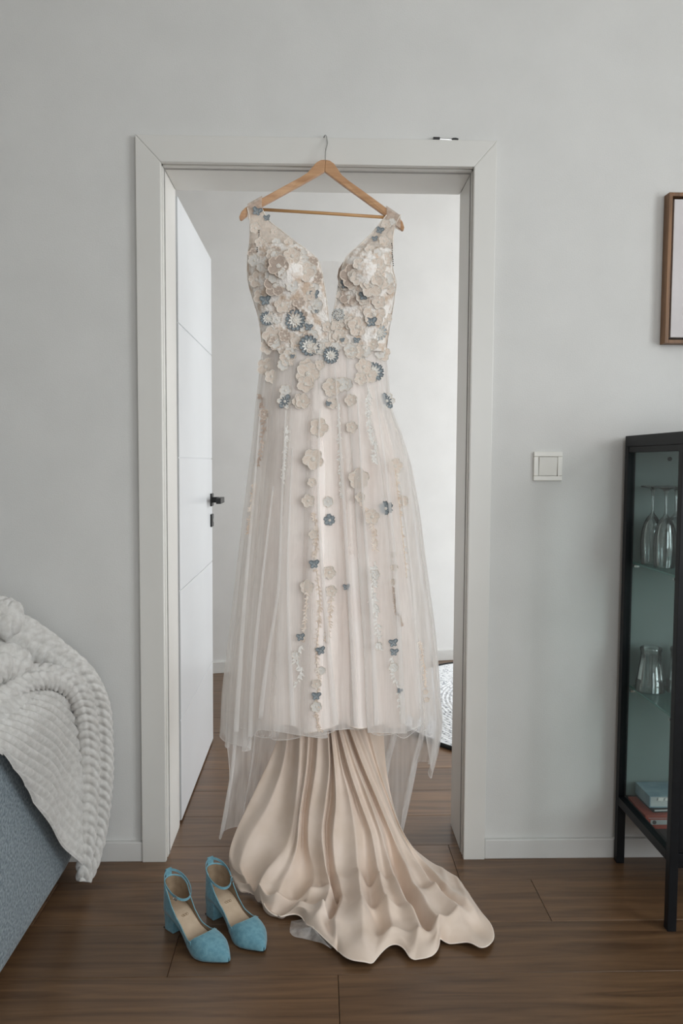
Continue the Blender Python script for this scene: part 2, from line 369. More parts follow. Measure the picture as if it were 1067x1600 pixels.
FLOWERS = [
    ('taupe', -0.098, 1.644, 0.0301),
    ('taupe', -0.108, 1.597, 0.0301),
    ('taupe', 0.091, 1.623, 0.0321),
    ('taupe', 0.084, 1.572, 0.0241),
    ('champagne', -0.157, 1.616, 0.0221),
    ('champagne', -0.063, 1.671, 0.0241),
    ('champagne', -0.031, 1.633, 0.0281),
    ('champagne', -0.023, 1.582, 0.0241),
    ('champagne', 0.143, 1.6, 0.0341),
    ('champagne', 0.159, 1.647, 0.0241),
    ('champagne', 0.108, 1.498, 0.0281),
    ('champagne', 0.152, 1.53, 0.0321),
    ('champagne', 0.029, 1.497, 0.0161),
    ('champagne', -0.118, 1.472, 0.0261),
    ('champagne', -0.074, 1.413, 0.0241),
    ('champagne', -0.134, 1.393, 0.0261),
    ('champagne', -0.022, 1.371, 0.0341),
    ('champagne', -0.118, 1.366, 0.0201),
    ('champagne', 0.009, 1.395, 0.0153),
    ('champagne', 0.093, 1.427, 0.0169),
    ('champagne', 0.125, 1.392, 0.0241),
    ('champagne', 0.176, 1.432, 0.0241),
    ('champagne', -0.042, 1.299, 0.0221),
    ('champagne', -0.145, 1.573, 0.0221),
    ('champagne', -0.09, 1.55, 0.0221),
    ('champagne', 0.163, 1.561, 0.0201),
    ('champagne', 0.061, 1.474, 0.0201),
    ('champagne', -0.062, 1.465, 0.0181),
    ('white', -0.003, 1.551, 0.0221),
    ('white', -0.063, 1.597, 0.0181),
    ('white', 0.183, 1.62, 0.0201),
    ('daisy', -0.128, 1.517, 0.0221),
    ('daisy', -0.055, 1.512, 0.0301),
    ('daisy', -0.019, 1.445, 0.0301),
    ('daisy', 0.039, 1.42, 0.0241),
    ('daisy', 0.151, 1.38, 0.0301),
    ('pale_daisy', 0.166, 1.483, 0.0241),
    ('bead', 0.058, 1.529, 0.0181),
    ('mixed', -0.082, 1.299, 0.0221),
    ('mixed', 0.189, 1.305, 0.0241),
    ('slate_small', 0.069, 1.462, 0.008),
    ('slate_small', -0.062, 1.417, 0.008),
    ('slate_small', 0.032, 1.292, 0.0096),
    ('slate_small', 0.001, 1.536, 0.0072),
    ('slate_small', -0.158, 1.801, 0.0166),
    ('slate_small', -0.132, 1.785, 0.0117),
    ('slate_small', 0.168, 1.754, 0.0137),
    ('slate_small', 0.154, 1.728, 0.0108),
    ('champagne', -0.162, 1.756, 0.0166),
    ('champagne', -0.148, 1.714, 0.0156),
    ('champagne', -0.072, 1.715, 0.0147),
    ('champagne', 0.185, 1.773, 0.0147),
    ('champagne', 0.178, 1.723, 0.0166),
    ('champagne', 0.14, 1.694, 0.0166),
    ('champagne', -0.115, 1.677, 0.0176),
    ('champagne', -0.11, 1.747, 0.0127),
    ('white', -0.105, 1.715, 0.0137),
    ('white', 0.159, 1.685, 0.0137),
    ('white', -0.038, 1.683, 0.0147),
    ('white', 0.201, 1.78, 0.0108),
    ('taupe', -0.138, 1.266, 0.0156),
    ('champagne', -0.034, 1.299, 0.0216),
    ('champagne', 0.008, 1.231, 0.027),
    ('champagne', -0.007, 1.148, 0.03),
    ('champagne', -0.01, 1.088, 0.0132),
    ('champagne', -0.019, 1.04, 0.0192),
    ('champagne', 0.113, 1.098, 0.03),
    ('champagne', 0.116, 1.05, 0.0144),
    ('champagne', 0.147, 0.999, 0.0216),
    ('champagne', 0.21, 1.131, 0.0228),
    ('champagne', 0.231, 1.038, 0.018),
    ('champagne', -0.006, 0.953, 0.0132),
    ('champagne', -0.021, 0.817, 0.0204),
    ('champagne', 0.036, 0.853, 0.0192),
    ('champagne', 0.042, 0.805, 0.0168),
    ('champagne', 0.207, 0.899, 0.009),
    ('champagne', 0.207, 0.866, 0.0108),
    ('champagne', 0.203, 0.828, 0.0096),
    ('champagne', 0.297, 0.527, 0.0084),
    ('champagne', 0.3, 0.506, 0.0084),
    ('champagne', 0.091, 1.303, 0.018),
    ('champagne', 0.094, 1.232, 0.0168),
    ('champagne', 0.004, 0.566, 0.0144),
    ('white', 0.032, 1.037, 0.0156),
    ('white', 0.017, 0.6, 0.012),
    ('white', 0.004, 0.507, 0.0156),
    ('white', 0.205, 0.606, 0.0144),
    ('white', 0.154, 0.848, 0.0156),
    ('white', 0.165, 0.664, 0.012),
    ('white', -0.051, 0.64, 0.0108),
    ('slate_flower', 0.037, 0.989, 0.018),
    ('slate_flower', 0.184, 1.02, 0.0216),
    ('butterfly', -0.003, 0.876, 0.0168),
    ('butterfly', -0.037, 0.686, 0.0144),
    ('butterfly', 0.204, 0.67, 0.0156),
    ('butterfly', 0.206, 0.646, 0.0144),
    ('butterfly', 0.082, 0.814, 0.012),
    ('butterfly', 0.004, 0.535, 0.0156),
    ('butterfly', 0.221, 0.544, 0.0096),
    ('butterfly', 0.015, 0.652, 0.0156),
]
VINES = [
    ('white_thread', 0.017, [(0.154, 0.878), (0.151, 0.793), (0.158, 0.744), (0.166, 0.658)]),
    ('champagne_thread', 0.011, [(0.003, 0.865), (0.012, 0.786), (0.01, 0.725), (0.004, 0.633), (0.01, 0.572), (0.004, 0.485), (0.017, 0.442)]),
    ('champagne_thread', 0.011, [(-0.021, 0.805), (-0.027, 0.719), (-0.033, 0.676)]),
    ('white_thread', 0.014, [(-0.033, 0.664), (-0.051, 0.627), (-0.035, 0.597), (-0.05, 0.56)]),
    ('white_thread', 0.014, [(0.201, 0.633), (0.205, 0.59), (0.218, 0.541), (0.229, 0.472)]),
    ('champagne_thread', 0.012, [(0.211, 1.113), (0.219, 1.047), (0.229, 0.957), (0.242, 0.836)]),
    ('white_thread', 0.015, [(0.138, 1.327), (0.136, 1.25), (0.151, 1.191), (0.155, 1.143)]),
    ('white_thread', 0.011, [(0.058, 1.297), (0.061, 1.196), (0.065, 1.107), (0.068, 1.047)]),
    ('white_thread', 0.012, [(-0.075, 1.231), (-0.08, 1.165), (-0.085, 1.088)]),
    ('taupe_thread', 0.014, [(-0.147, 1.319), (-0.138, 1.236), (-0.153, 1.129)]),
    ('champagne_thread', 0.012, [(-0.162, 1.087), (-0.171, 1.022), (-0.177, 0.949)]),
    ('champagne_thread', 0.009, [(0.28, 0.664), (0.292, 0.596), (0.297, 0.54)]),
    ('champagne_thread', 0.012, [(-0.004, 1.01), (0.003, 0.95), (-0.002, 0.89)]),
    ('taupe_thread', 0.009, [(0.203, 0.817), (0.212, 0.756), (0.231, 0.713)]),
    ('champagne_thread', 0.014, [(0.122, 1.035), (0.15, 0.975), (0.156, 0.914)]),
    ('champagne_thread', 0.012, [(0.043, 0.793), (0.037, 0.719), (0.028, 0.676)]),
]
PLEATS = [
    [(-0.077, 1.275), (-0.085, 1.044), (-0.093, 0.809), (-0.115, 0.656), (-0.132, 0.519), (-0.137, 0.416)],
    [(0.046, 1.391), (0.062, 1.177), (0.076, 0.927), (0.091, 0.673), (0.102, 0.453)],
    [(-0.059, 1.177), (-0.068, 0.876), (-0.061, 0.656), (-0.05, 0.458)],
    [(0.153, 1.343), (0.185, 1.078), (0.208, 0.809), (0.225, 0.458)],
    [(-0.146, 1.275), (-0.165, 1.01), (-0.185, 0.741), (-0.203, 0.424)],
    [(0.007, 1.276), (0.005, 1.011), (0.026, 0.707), (0.048, 0.458)],
    [(0.11, 1.31), (0.129, 1.011), (0.151, 0.741), (0.167, 0.458)],
    [(-0.113, 1.077), (-0.147, 0.792), (-0.169, 0.57), (-0.176, 0.416)],
    [(0.228, 1.078), (0.262, 0.809), (0.278, 0.57), (0.287, 0.379)],
]

# ------------------------------------------------------------------ room shell
X0, X1, YF, ZC = -2.6, 2.5, -3.7, 2.66
RX1W = 3.26
OX0, OX1, OZ = -.4375, .4375, 1.962          # rough opening
W = MB()
W.box(X0, OX0, 0, .2, 0, ZC); W.box(OX1, RX1W, 0, .2, 0, ZC); W.box(OX0, OX1, 0, .2, OZ, ZC)
struct(W.build('wall_back', 'wall'))
W = MB(); W.box(X0-.2, X0, YF, .2, 0, ZC); struct(W.build('wall_left', 'wall'))
WY0, WY1, WZ0, WZ1 = -3.3, -1.5, .55, 2.4
W = MB(); W.box(X1, X1+.06, YF, WY0, 0, ZC); W.box(X1, X1+.06, WY1, .2, 0, ZC); W.box(X1, X1+.06, WY0, WY1, 0, WZ0); W.box(X1, X1+.06, WY0, WY1, WZ1, ZC)
struct(W.build('wall_right', 'wall'))
W = MB(); W.box(X0-.2, .05, YF-.06, YF, 0, ZC); W.box(1.85, X1+.06, YF-.06, YF, 0, ZC); W.box(.05, 1.85, YF-.06, YF, 0, .55); W.box(.05, 1.85, YF-.06, YF, 2.4, ZC)
struct(W.build('wall_front', 'wall'))
# rear room: its far wall runs a little out of square
RX0, RX1 = -1.5, 3.2
far = lambda x: 2.035+(x+.52)*.2165
W = MB()
W.add([(RX0-.2, far(RX0-.2), 0), (RX1+.2, far(RX1+.2), 0), (RX1+.2, far(RX1+.2)+.15, 0), (RX0-.2, far(RX0-.2)+.15, 0),
       (RX0-.2, far(RX0-.2), ZC), (RX1+.2, far(RX1+.2), ZC), (RX1+.2, far(RX1+.2)+.15, ZC), (RX0-.2, far(RX0-.2)+.15, ZC)],
      [(3,2,1,0),(4,5,6,7),(0,1,5,4),(1,2,6,5),(2,3,7,6),(3,0,4,7)])
struct(W.build('wall_rear_room_back', 'wall2'))
W = MB(); W.box(RX0-.2, RX0, .2, 2.0, 0, ZC); struct(W.build('wall_rear_room_left', 'wall2'))
W = MB(); W.box(RX1, RX1+.06, .2, .4, 0, ZC); W.box(RX1, RX1+.06, 2.0, 2.85, 0, ZC); W.box(RX1, RX1+.06, .4, 2.0, 0, .12); W.box(RX1, RX1+.06, .4, 2.0, 2.35, ZC)
struct(W.build('wall_rear_room_right', 'wall2'))
W = MB(); W.box(X0-.2, X1+.2, YF-.2, .1, ZC, ZC+.12); struct(W.build('ceiling', 'ceil'))
W = MB(); W.box(RX0-.2, RX1+.2, .1, 3.05, ZC, ZC+.12); struct(W.build('ceiling_rear_room', 'ceil'))
def window(name, x, y0, y1, z0, z1, loc=None, rz=0):
    e = empty(name, loc or (x+.03, (y0+y1)/2, z0), rz); struct(e)
    hw = (y1-y0)/2; h = z1-z0
    f = MB(); b = .06
    f.box(-.03, .03, -hw, hw, 0, b); f.box(-.03, .03, -hw, hw, h-b, h); f.box(-.03, .03, -hw, -hw+b, b, h-b); f.box(-.03, .03, hw-b, hw, b, h-b); f.box(-.03, .03, -.035, .035, b, h-b)
    f.build('window_frame', 'trim', e)
    for s in (-1, 1):
        g = MB(); y_a, y_b = sorted((s*.035, s*(hw-b))); g.box(-.003, .003, y_a, y_b, b, h-b); g.build('pane', 'winpane', e)
window('window_1', X1, WY0, WY1, WZ0, WZ1)
window('window_2', RX1, .4, 2.0, .12, 2.35)
window('added_window_3', 0, -.9, .9, .55, 2.4, (.95, YF-.03, .55), -PI/2)  # unseen window behind the camera, added to let the front fill in
# floor with single planks
fl = MB(); fl.box(X0-.2, X1+.9, YF-.2, 3.05, -.06, -.0105)
floor = struct(fl.build('floor', 'under'))
PW, PL = .2, 1.285
pm = MB(); pm.box(0, PL-.0012, 0, PW-.0012, -.010, 0)
plank0 = pm.build('plank', 'plank', floor, bevel=.0008, seg=1)
JOINT = {-.726: .056, -.526: -.323, -.326: .595}
first = True; y = -.726-PW*15; k = 0
while y < 2.9:
    j = [v for q, v in JOINT.items() if abs(q-y) < .01]
    off = j[0] if j else hash1(k+11)*PL
    x = off-PL*math.ceil((off-X0+.1)/PL)
    while x < (X1 if y < .1 else RX1)+.05:
        if y > .25 and (x > RX1+.1 or x+PL < RX0-.1): x += PL; continue
        if first: o = plank0; first = False
        else:
            o = plank0.copy(); col.objects.link(o)
        o.location = (x, y, 0); x += PL
    y += PW; k += 1
# baseboards
def baseboard(name, x0, x1, y0, y1, h=.057):
    b = MB(); b.box(x0, x1, y0, y1, 0, h); return struct(b.build(name, 'base', bevel=.003))
baseboard('baseboard_back_left', X0, -.4905, -.014, 0)
baseboard('baseboard_back_right', .4905, X1, -.014, 0)
baseboard('baseboard_left', X0, X0+.014, YF, -.015); baseboard('baseboard_right', X1-.014, X1, YF, -.015)
b = MB(); n = Vector((.2165, -1, 0)).normalized()*.014
pts = [(RX0, far(RX0)), (RX1, far(RX1)), (RX1+n.x, far(RX1)+n.y), (RX0+n.x, far(RX0)+n.y)]
b.add([(x_, y_, 0) for x_, y_ in pts]+[(x_, y_, .062) for x_, y_ in pts], [(0,1,2,3),(7,6,5,4),(0,4,5,1),(1,5,6,2),(2,6,7,3),(3,7,4,0)])
struct(b.build('baseboard_rear_room', 'base', bevel=.003))

# door frame
tr = struct(empty('trim_1', (0, 0, 0)), 'white door casing and jamb around the open doorway', 'door frame')
CI0, CI1, CO0, CO1, CZ, CT = -.4225, .4285, -.49, .49, 1.947, 2.018
yf, yb = -.018, 0
def mitre(name, poly):
    b = MB(); b.prism(poly, yf, yb); return b.build(name, 'trim', tr, bevel=.0025)
mitre('casing_board', [(CO0, 0), (CI0, 0), (CI0, CZ), (CO0, CT)])
mitre('casing_board', [(CI1, 0), (CO1, 0), (CO1, CT), (CI1, CZ)])
mitre('casing_board', [(CI0, CZ), (CI1, CZ), (CO1, CT), (CO0, CT)])
# jamb lining behind a narrow shadow groove, with a stop lip
def jamb(name, x0, x1, y0, y1, z0, z1, mt='trim', bv=.0015):
    b = MB(); b.box(x0, x1, y0, y1, z0, z1); return b.build(name, mt, tr, bevel=bv)
jamb('jamb_groove', OX0, CI0-.008, 0, .03, 0, CZ, 'trim')
jamb('jamb_groove', CI1+.008, OX1, 0, .03, 0, CZ, 'trim')
jamb('jamb_groove', OX0, OX1, 0, .03, CZ+.008, OZ, 'trim')
jamb('jamb_board', OX0, CI0, .012, .2, 0, CZ)
jamb('jamb_board', CI1, OX1, .012, .2, 0, CZ)
jamb('jamb_board', CI0, CI1, .012, .2, CZ, OZ)
jamb('jamb_seal', CI0, CI0+.002, .03, .036, 0, CZ-.002, 'seal', 0)
jamb('jamb_seal', CI1-.002, CI1, .03, .036, 0, CZ-.002, 'seal', 0)
jamb('jamb_seal', CI0+.002, CI1-.002, .03, .036, CZ-.002, CZ, 'seal', 0)
for a, c in ((CO0, CI0), (CI1, CO1)):
    b = MB(); b.box(a, c-.002 if a < 0 else c, .2, .215, 0, CT) if a < 0 else b.box(a+.002, c, .2, .215, 0, CT); b.build('rear_casing', 'trim', tr)
b = MB(); b.box(CI0, CI1, .2, .215, CZ+.002, CT); b.build('rear_casing', 'trim', tr)

# door leaf, standing open into the rear room
DX = -.421
door = struct(empty('door_1', (DX-.02, .232, 0)), 'white door leaf swung open into the rear room', 'door')
zs = [.008, .328, .331, .738, .741, 1.15, 1.153, 1.560, 1.563, 1.938]
lf = MB(); LW = .748
lf.box(-.02, .017, 0, LW, zs[0], zs[-1])
leaf = lf.build('door_leaf', 'door', door)
for a, c in zip(zs[0::2], zs[1::2]):
    q = MB(); q.box(.0165, .020, 0, LW, a, c); q.build('door_panel', 'door', door, bevel=.0012)
hd = MB(); hd.box(.0195, .027, LW-.058, LW-.008, .964, 1.014)
rose = hd.build('handle_rose', 'blackh', door, bevel=.0015)
hd = MB(); hd.box(.026, .072, LW-.046, LW-.024, .978, 1.000); hd.box(.054, .072, LW-.145, LW-.046, .978, 1.000)
hd.build('lever', 'blackh', rose, bevel=.001)
hd = MB(); hd.box(.0195, .027, LW-.058, LW-.008, .882, .932)
lk = hd.build('lock_rose', 'blackh', door, bevel=.0015)
hd = MB(); hd.tube([(.0265, LW-.033, .907), (.0285, LW-.033, .907)], .009, 14); hd.build('lock_cylinder', 'steel', lk)

# ------------------------------------------------------------------ rug in the rear room
rug = tag(empty('round_rug', (1.17, 1.44, 0)), 'round grey and white woven rug with black edge in the rear room', 'rug')
RR = .865
def rugf(u, v):
    r = RR*(.02+.965*v); a = 2*PI*u
    z = .010+.0028*math.cos(2*PI*r/.019)*(.6+.4*math.cos(a*round(r/.014)))
    return (r*math.cos(a), r*math.sin(a), z)
g = MB(); g.grid(420, 230, rugf, closed=True); g.build('woven_pile', 'rug', rug, smooth=True)
g = MB(); g.tube([(RR*.992*math.cos(2*PI*i/120), RR*.992*math.sin(2*PI*i/120), .0085) for i in range(120)], .0085, 8, closed=True); g.build('edge_binding', 'rugedge', rug, smooth=True)

# ------------------------------------------------------------------ light switch
sw = tag(empty('light_switch', (.652, 0, 1.092)), 'white square rocker light switch on the wall beside the cabinet', 'light switch')
b = MB(); h = .0405
b.box(-h, h, -.009, 0, 0, .027*.5); b.box(-h, h, -.009, 0, .081-.0135, .081); b.box(-h, -h+.0135, -.009, 0, .0135, .0675); b.box(h-.0135, h, -.009, 0, .0135, .0675)
b.build('switch_frame', 'plastic', sw, bevel=.002)
b = MB(); b.box(-.0262, .0262, -.0065, 0, .0143, .0667); 
rk = b.build('rocker', 'plastic', sw, bevel=.0015)
b = MB(); b.add([(-.0255, -.0068, .015), (.0255, -.0068, .015), (.0255, -.0115, .066), (-.0255, -.0115, .066), (-.0255, -.006, .066), (.0255, -.006, .066)], [(0,1,2,3),(3,2,5,4),(0,3,4),(1,5,2)])
b.build('rocker_face', 'plastic', rk)

# ------------------------------------------------------------------ small tool on the casing
ky = tag(empty('door_pin', (.351, -.0095, 2.018)), 'small dark metal pin tool lying on top of the door casing', 'tool')
b = MB(); b.tube([(-.035, 0, .0048), (-.017, 0, .0048)], .0046, 10); b.build('grip', 'blackh', ky, smooth=False)
b = MB(); b.tube([(-.017, 0, .0040), (.004, 0, .0034), (.016, 0, .0026)], [.0036, .0028, .0022], 10); b.build('shaft', 'steel', ky)
b = MB(); b.tube([(.014, 0, .0028), (.020, 0, .0052), (.027, 0, .0054), (.034, 0, .0034)], [.002, .0028, .003, .003], 10); b.build('tip', 'blackh', ky)

# ------------------------------------------------------------------ framed picture
PXL, PZ0, PZ1, PWID = .962, 1.474, 1.882, .305
pic = tag(empty('framed_picture', (PXL+PWID/2, 0, PZ0)), 'walnut framed canvas with a white leafy branch print above the cabinet', 'picture')
hw = PWID/2; ph = PZ1-PZ0; t = .010
for args in ((-hw, -hw+t, 0, ph), (hw-t, hw, 0, ph), (-hw+t, hw-t, 0, t), (-hw+t, hw-t, ph-t, ph)):
    b = MB(); b.box(args[0], args[1], -.034, -.001, args[2], args[3]); b.build('frame_bar', 'frame', pic, bevel=.001)
b = MB(); b.box(-hw+t, hw-t, -.010, -.002, t, ph-t); b.build('backing', 'framein', pic)
b = MB(); b.box(-hw+.017, hw-.017, -.029, -.009, .017, ph-.017); cv = b.build('canvas', 'canvas', pic, bevel=.001)
def leaf_poly(cx, cz, ang, L_, w_):
    out = []
    for i in range(12):
        q = 2*PI*i/12; a, c = .5*L_*math.cos(q), .5*w_*math.sin(q)*(1-.25*math.cos(q))
        out.append((cx+a*math.cos(ang)-c*math.sin(ang), cz+a*math.sin(ang)+c*math.cos(ang)))
    return out
for i in range(11):
    zc = .045+i*.030; L_ = .055-.0022*i
    for s in (-1, 1):
        q = MB(); q.prism(leaf_poly(.002+s*(L_*.55), zc+L_*.25, PI/2-s*1.0, L_, L_*.42), -.0296, -.0288); q.build('printed_leaf', 'leafprint', cv)
q = MB(); q.box(.0012, .0028, -.0295, -.0288, .03, .37); q.build('printed_stem', 'leafprint', cv)

# ------------------------------------------------------------------ display cabinet
CX0, CX1, CYB, CYF, CH = .864, 1.664, -.022, -.378, 1.218
cab = tag(empty('display_cabinet', ((CX0+CX1)/2, (CYB+CYF)/2, 0)), 'tall black metal display cabinet with glass sides against the wall', 'cabinet')
cxm, cym = (CX0+CX1)/2, (CYB+CYF)/2
def cpart(name, x0, x1, y0, y1, z0, z1, mt='black', parent=None, bv=.0012):
    b = MB(); b.box(x0-cxm, x1-cxm, y0-cym, y1-cym, z0, z1); return b.build(name, mt, parent or cab, bevel=bv)
PS = .022
for x in (CX0, CX1-PS):
    for y in (CYF, CYB-PS): cpart('leg', x, x+PS, y, y+PS, 0, CH-.03)
cpart('top_panel', CX0, CX1, CYF, CYB, CH-.03, CH)
for x in (CX0, CX1-PS):
    cpart('side_rail', x, x+PS, CYF+PS, CYB-PS, .170, .195)
    cpart('side_rail', x+.002, x+PS-.002, CYF+PS, CYB-PS, CH-.046, CH-.03)
for y in (CYF, CYB-PS):
    cpart('cross_rail', CX0+PS, CX1-PS, y+.001, y+PS-.001, .170, .195)
cpart('bottom_shelf', CX0+PS, CX1-PS, CYF+PS, CYB-PS, .148, .158)
cpart('back_panel', CX0+PS, CX1-PS, CYB-.012, CYB-.006, .195, CH-.03, 'backpanel')
for x in (CX0+.009, CX1-.013): cpart('side_glass', x, x+.004, CYF+PS, CYB-PS, .195, CH-.046, 'glasspane', bv=0)
for z in (.512, .862):
    s = cpart('glass_shelf', CX0+PS, CX1-PS, CYF+.035, CYB-.016, z, z+.005, 'shelfglass', bv=0)
    cpart('glass_edge', CX0+PS+.0002, CX0+PS+.0015, CYF+.035, CYB-.016, z+.0005, z+.0045, 'edgeglass', s, 0)
    cpart('glass_edge', CX0+PS+.0015, CX1-PS, CYF+.0338, CYF+.035, z+.0005, z+.0045, 'edgeglass', s, 0)
    for yy in (CYB-.05, CYF+.06): cpart('shelf_pin', CX0+.014, CX0+.028, yy-.004, yy+.004, z-.006, z, 'steel', s, 0)
for x0, x1, hs in ((CX0+PS+.001, cxm-.001, 1), (cxm+.001, CX1-PS-.001, -1)):
    d = MB(); y0, y1 = CYF+.002-cym, CYF+.018-cym; z0, z1 = .198, CH-.033; w_ = .018
    d.box(x0-cxm, x0+w_-cxm, y0, y1, z0, z1); d.box(x1-w_-cxm, x1-cxm, y0, y1, z0, z1); d.box(x0+w_-cxm, x1-w_-cxm, y0, y1, z0, z0+w_); d.box(x0+w_-cxm, x1-w_-cxm, y0, y1, z1-w_, z1)
    dr = d.build('glass_door', 'black', cab)
    cpart('door_pane', x0+w_, x1-w_, CYF+.008, CYF+.012, z0+w_, z1-w_, 'glasspane', dr, 0)
    kx = x1-.009 if hs == 1 else x0+.009
    k = MB(); k.tube([(kx-cxm, CYF+.002-cym, .72), (kx-cxm, CYF-.016-cym, .72)], [.004, .007], 12); k.build('knob', 'black', dr, smooth=False)
b = MB(); b.tube([(.985-cxm, CYB-.0125-cym, 1.155), (.985-cxm, CYB-.0155-cym, 1.155)], .006, 12); b.build('panel_screw', 'black', cab)
# drinking glasses, standing upside down
flp = [(.0, .214), (.031, .214), (.032, .2125), (.031, .211), (.010, .206), (.0045, .198), (.0035, .185), (.0035, .145), (.006, .137), (.014, .128), (.022, .112), (.0275, .088), (.0295, .060), (.0285, .028), (.0265, .0015), (.0258, 0), (.0250, .0015), (.0270, .028), (.028, .060), (.026, .088), (.0205, .111), (.012, .127), (.0, .133)]
fl_m = MB(); fl_m.lathe(flp, 36)
flute0 = fl_m.build('champagne_flute', 'drink', smooth=True)
spots = [(.918, -.090), (.924, -.160), (.985, -.085), (.990, -.155), (.995, -.228), (1.055, -.12)]
for i, (x, y) in enumerate(spots):
    o = flute0 if i == 0 else flute0.copy()
    if i: col.objects.link(o)
    o.location = (x, y, .8675)
    tag(o, ('upside down champagne flute next to the side pane and closest to the back panel', 'upside down champagne flute next to the side pane, in front of another flute')[i] if i < 2 else 'upside down champagne flute in the inner rows of the upper glass shelf', 'glass', 'flutes in the display cabinet')
tp = [(0, .124), (.022, .124), (.0275, .122), (.0295, .117), (.0285, .112)]
for i in range(22):
    z = .108-i*.0032; r = .0262+.0098*(1-(z/.112)); tp += [(r+.0006, z), (r-.0006, z-.0016)]
tp += [(.0375, .030), (.0388, .002), (.0382, 0), (.0372, .002), (.0355, .030), (.026, .105), (0, .106)]
tm = MB(); tm.lathe(tp, 36)
tum0 = tm.build('ribbed_tumbler', 'drink', smooth=True)
for i, (x, y) in enumerate([(.922, -.098), (1.003, -.105), (1.085, -.10), (1.045, -.18)]):
    o = tum0 if i == 0 else tum0.copy()
    if i: col.objects.link(o)
    o.location = (x, y, .5175)
    tag(o, 'upside down ribbed tumbler on the lower shelf next to the side pane' if i == 0 else 'upside down ribbed tumbler farther inside the lower glass shelf', 'glass', 'tumblers in the display cabinet')
# games and books on the bottom shelf
def book(name, loc, rz, sx, sy, sz, cover, label, cat, pages=True):
    e = tag(empty(name, loc, rz), label, cat)
    if pages:
        b = MB(); b.box(-sx/2+.004, sx/2-.003, -sy/2+.003, sy/2-.003, .002, sz-.002); b.build('pages', 'paper', e)
        b = MB(); b.box(-sx/2, sx/2, -sy/2, sy/2, 0, .002); b.box(-sx/2, sx/2, -sy/2, sy/2, sz-.002, sz); b.box(-sx/2, -sx/2+.003, -sy/2, sy/2, .002, sz-.002); c_ = b.build('cover', cover, e)
    else:
        b = MB(); b.box(-sx/2, sx/2, -sy/2, sy/2, 0, sz*.35); b.build('box_base', cover, e, bevel=.001)
        b = MB(); b.box(-sx/2-.0015, sx/2+.0015, -sy/2-.0015, sy/2+.0015, sz*.36, sz); c_ = b.build('box_lid', cover, e, bevel=.001)
    return e, c_
e1, c1 = book('game_box', (1.016, -.109, .159), 0, .25, .120, .038, 'red', 'red game box with a grey badge lying at the bottom of the cabinet', 'game box', False)
q = MB(); q.prism([(-.112, .013), (-.062, .013), (-.068, .0195), (-.062, .026), (-.112, .026)], -.0622, -.0616); q.build('printed_badge', 'badge', c1)
q = MB(); q.prism([(-.102+.0055*math.cos(i*PI/8), .0195+.0055*math.sin(i*PI/8)) for i in range(16)], -.0626, -.0622); q.build('printed_disc', 'badgedark', c1)
q = MB(); q.box(-.118, .118, -.0621, -.0616, .030, .0312); q.build('printed_line', 'badge', c1)
e2, c2 = book('paperback', (1.02, -.098, .1975), .06, .21, .100, .010, 'bookdark', 'thin dark paperback lying between the red box and the grey book', 'book')
e3, c3 = book('hardcover_book', (1.012, -.098, .208), 0, .205, .098, .032, 'bookblue', 'thick grey blue book with white splashes on top of the stack', 'book')
q = MB()
for i in range(9):
    q.prism([(-.08+.019*i, .020), (-.066+.019*i, .019), (-.064+.019*i, .027+.004*hash1(i)), (-.078+.019*i, .026+.004*hash1(i+4))], -.0497, -.0492)
q.build('printed_splash', 'whitep', c3)

# ------------------------------------------------------------------ sofa
sofa = tag(empty('sofa', (-1.6, -.5, 0)), 'grey blue woven fabric sofa standing against the wall beside the doorway', 'sofa')
def soft(name, x0, x1, y0, y1, z0, z1, bv, mt='sofa'):
    b = MB(); b.box(x0+1.6, x1+1.6, y0+.5, y1+.5, z0, z1); o = b.build(name, mt, sofa, bevel=bv, seg=4, smooth=True); return o
soft('armrest', -.865, -.662, -1.05, -.06, .022, .565, .060)
soft('armrest', -2.55, -2.35, -1.05, -.06, .022, .565, .060)
soft('base', -2.35, -.866, -1.02, -.08, .03, .30, .015)
soft('backrest', -2.35, -.866, -.27, -.06, .31, .70, .04)
for x0, x1 in ((-2.345, -1.612), (-1.604, -.87)): soft('seat_cushion', x0, x1, -1.03, -.28, .30, .44, .03)
for x in (-2.5, -.72):
    for y in (-1.0, -.12):
        b = MB(); b.box(x-.02+1.6, x+.02+1.6, y-.02+.5, y+.02+.5, 0, .024); b.build('foot', 'black', sofa)

# ------------------------------------------------------------------ throw blanket
def ribbed(a, b, amp, rib, bead=.12):
    return amp*(abs(math.cos(PI*a/rib))**.6)*(1+bead*math.cos(2*PI*b/.014))
bk = MB()
prof = spline([(-.860, .578), (-.80, .584), (-.71, .588), (-.668, .578), (-.642, .545), (-.634, .48), (-.632, .36), (-.628, .22), (-.620, .10), (-.612, -.02)], 120)
cum = [0]
for a, c in zip(prof, prof[1:]): cum.append(cum[-1]+math.hypot(c[0]-a[0], c[1]-a[1]))
def prof_at(s):
    s = max(0, min(cum[-1]-1e-6, s)); lo, hi = 0, len(cum)-1
    while hi-lo > 1:
        md = (lo+hi)//2
        if cum[md] <= s: lo = md
        else: hi = md
    t = (s-cum[lo])/(cum[hi]-cum[lo]); a, c = prof[lo], prof[hi]
    tx, tz = c[0]-a[0], c[1]-a[1]; l = math.hypot(tx, tz)
    return a[0]+tx*t, a[1]+tz*t, -tz/l, tx/l
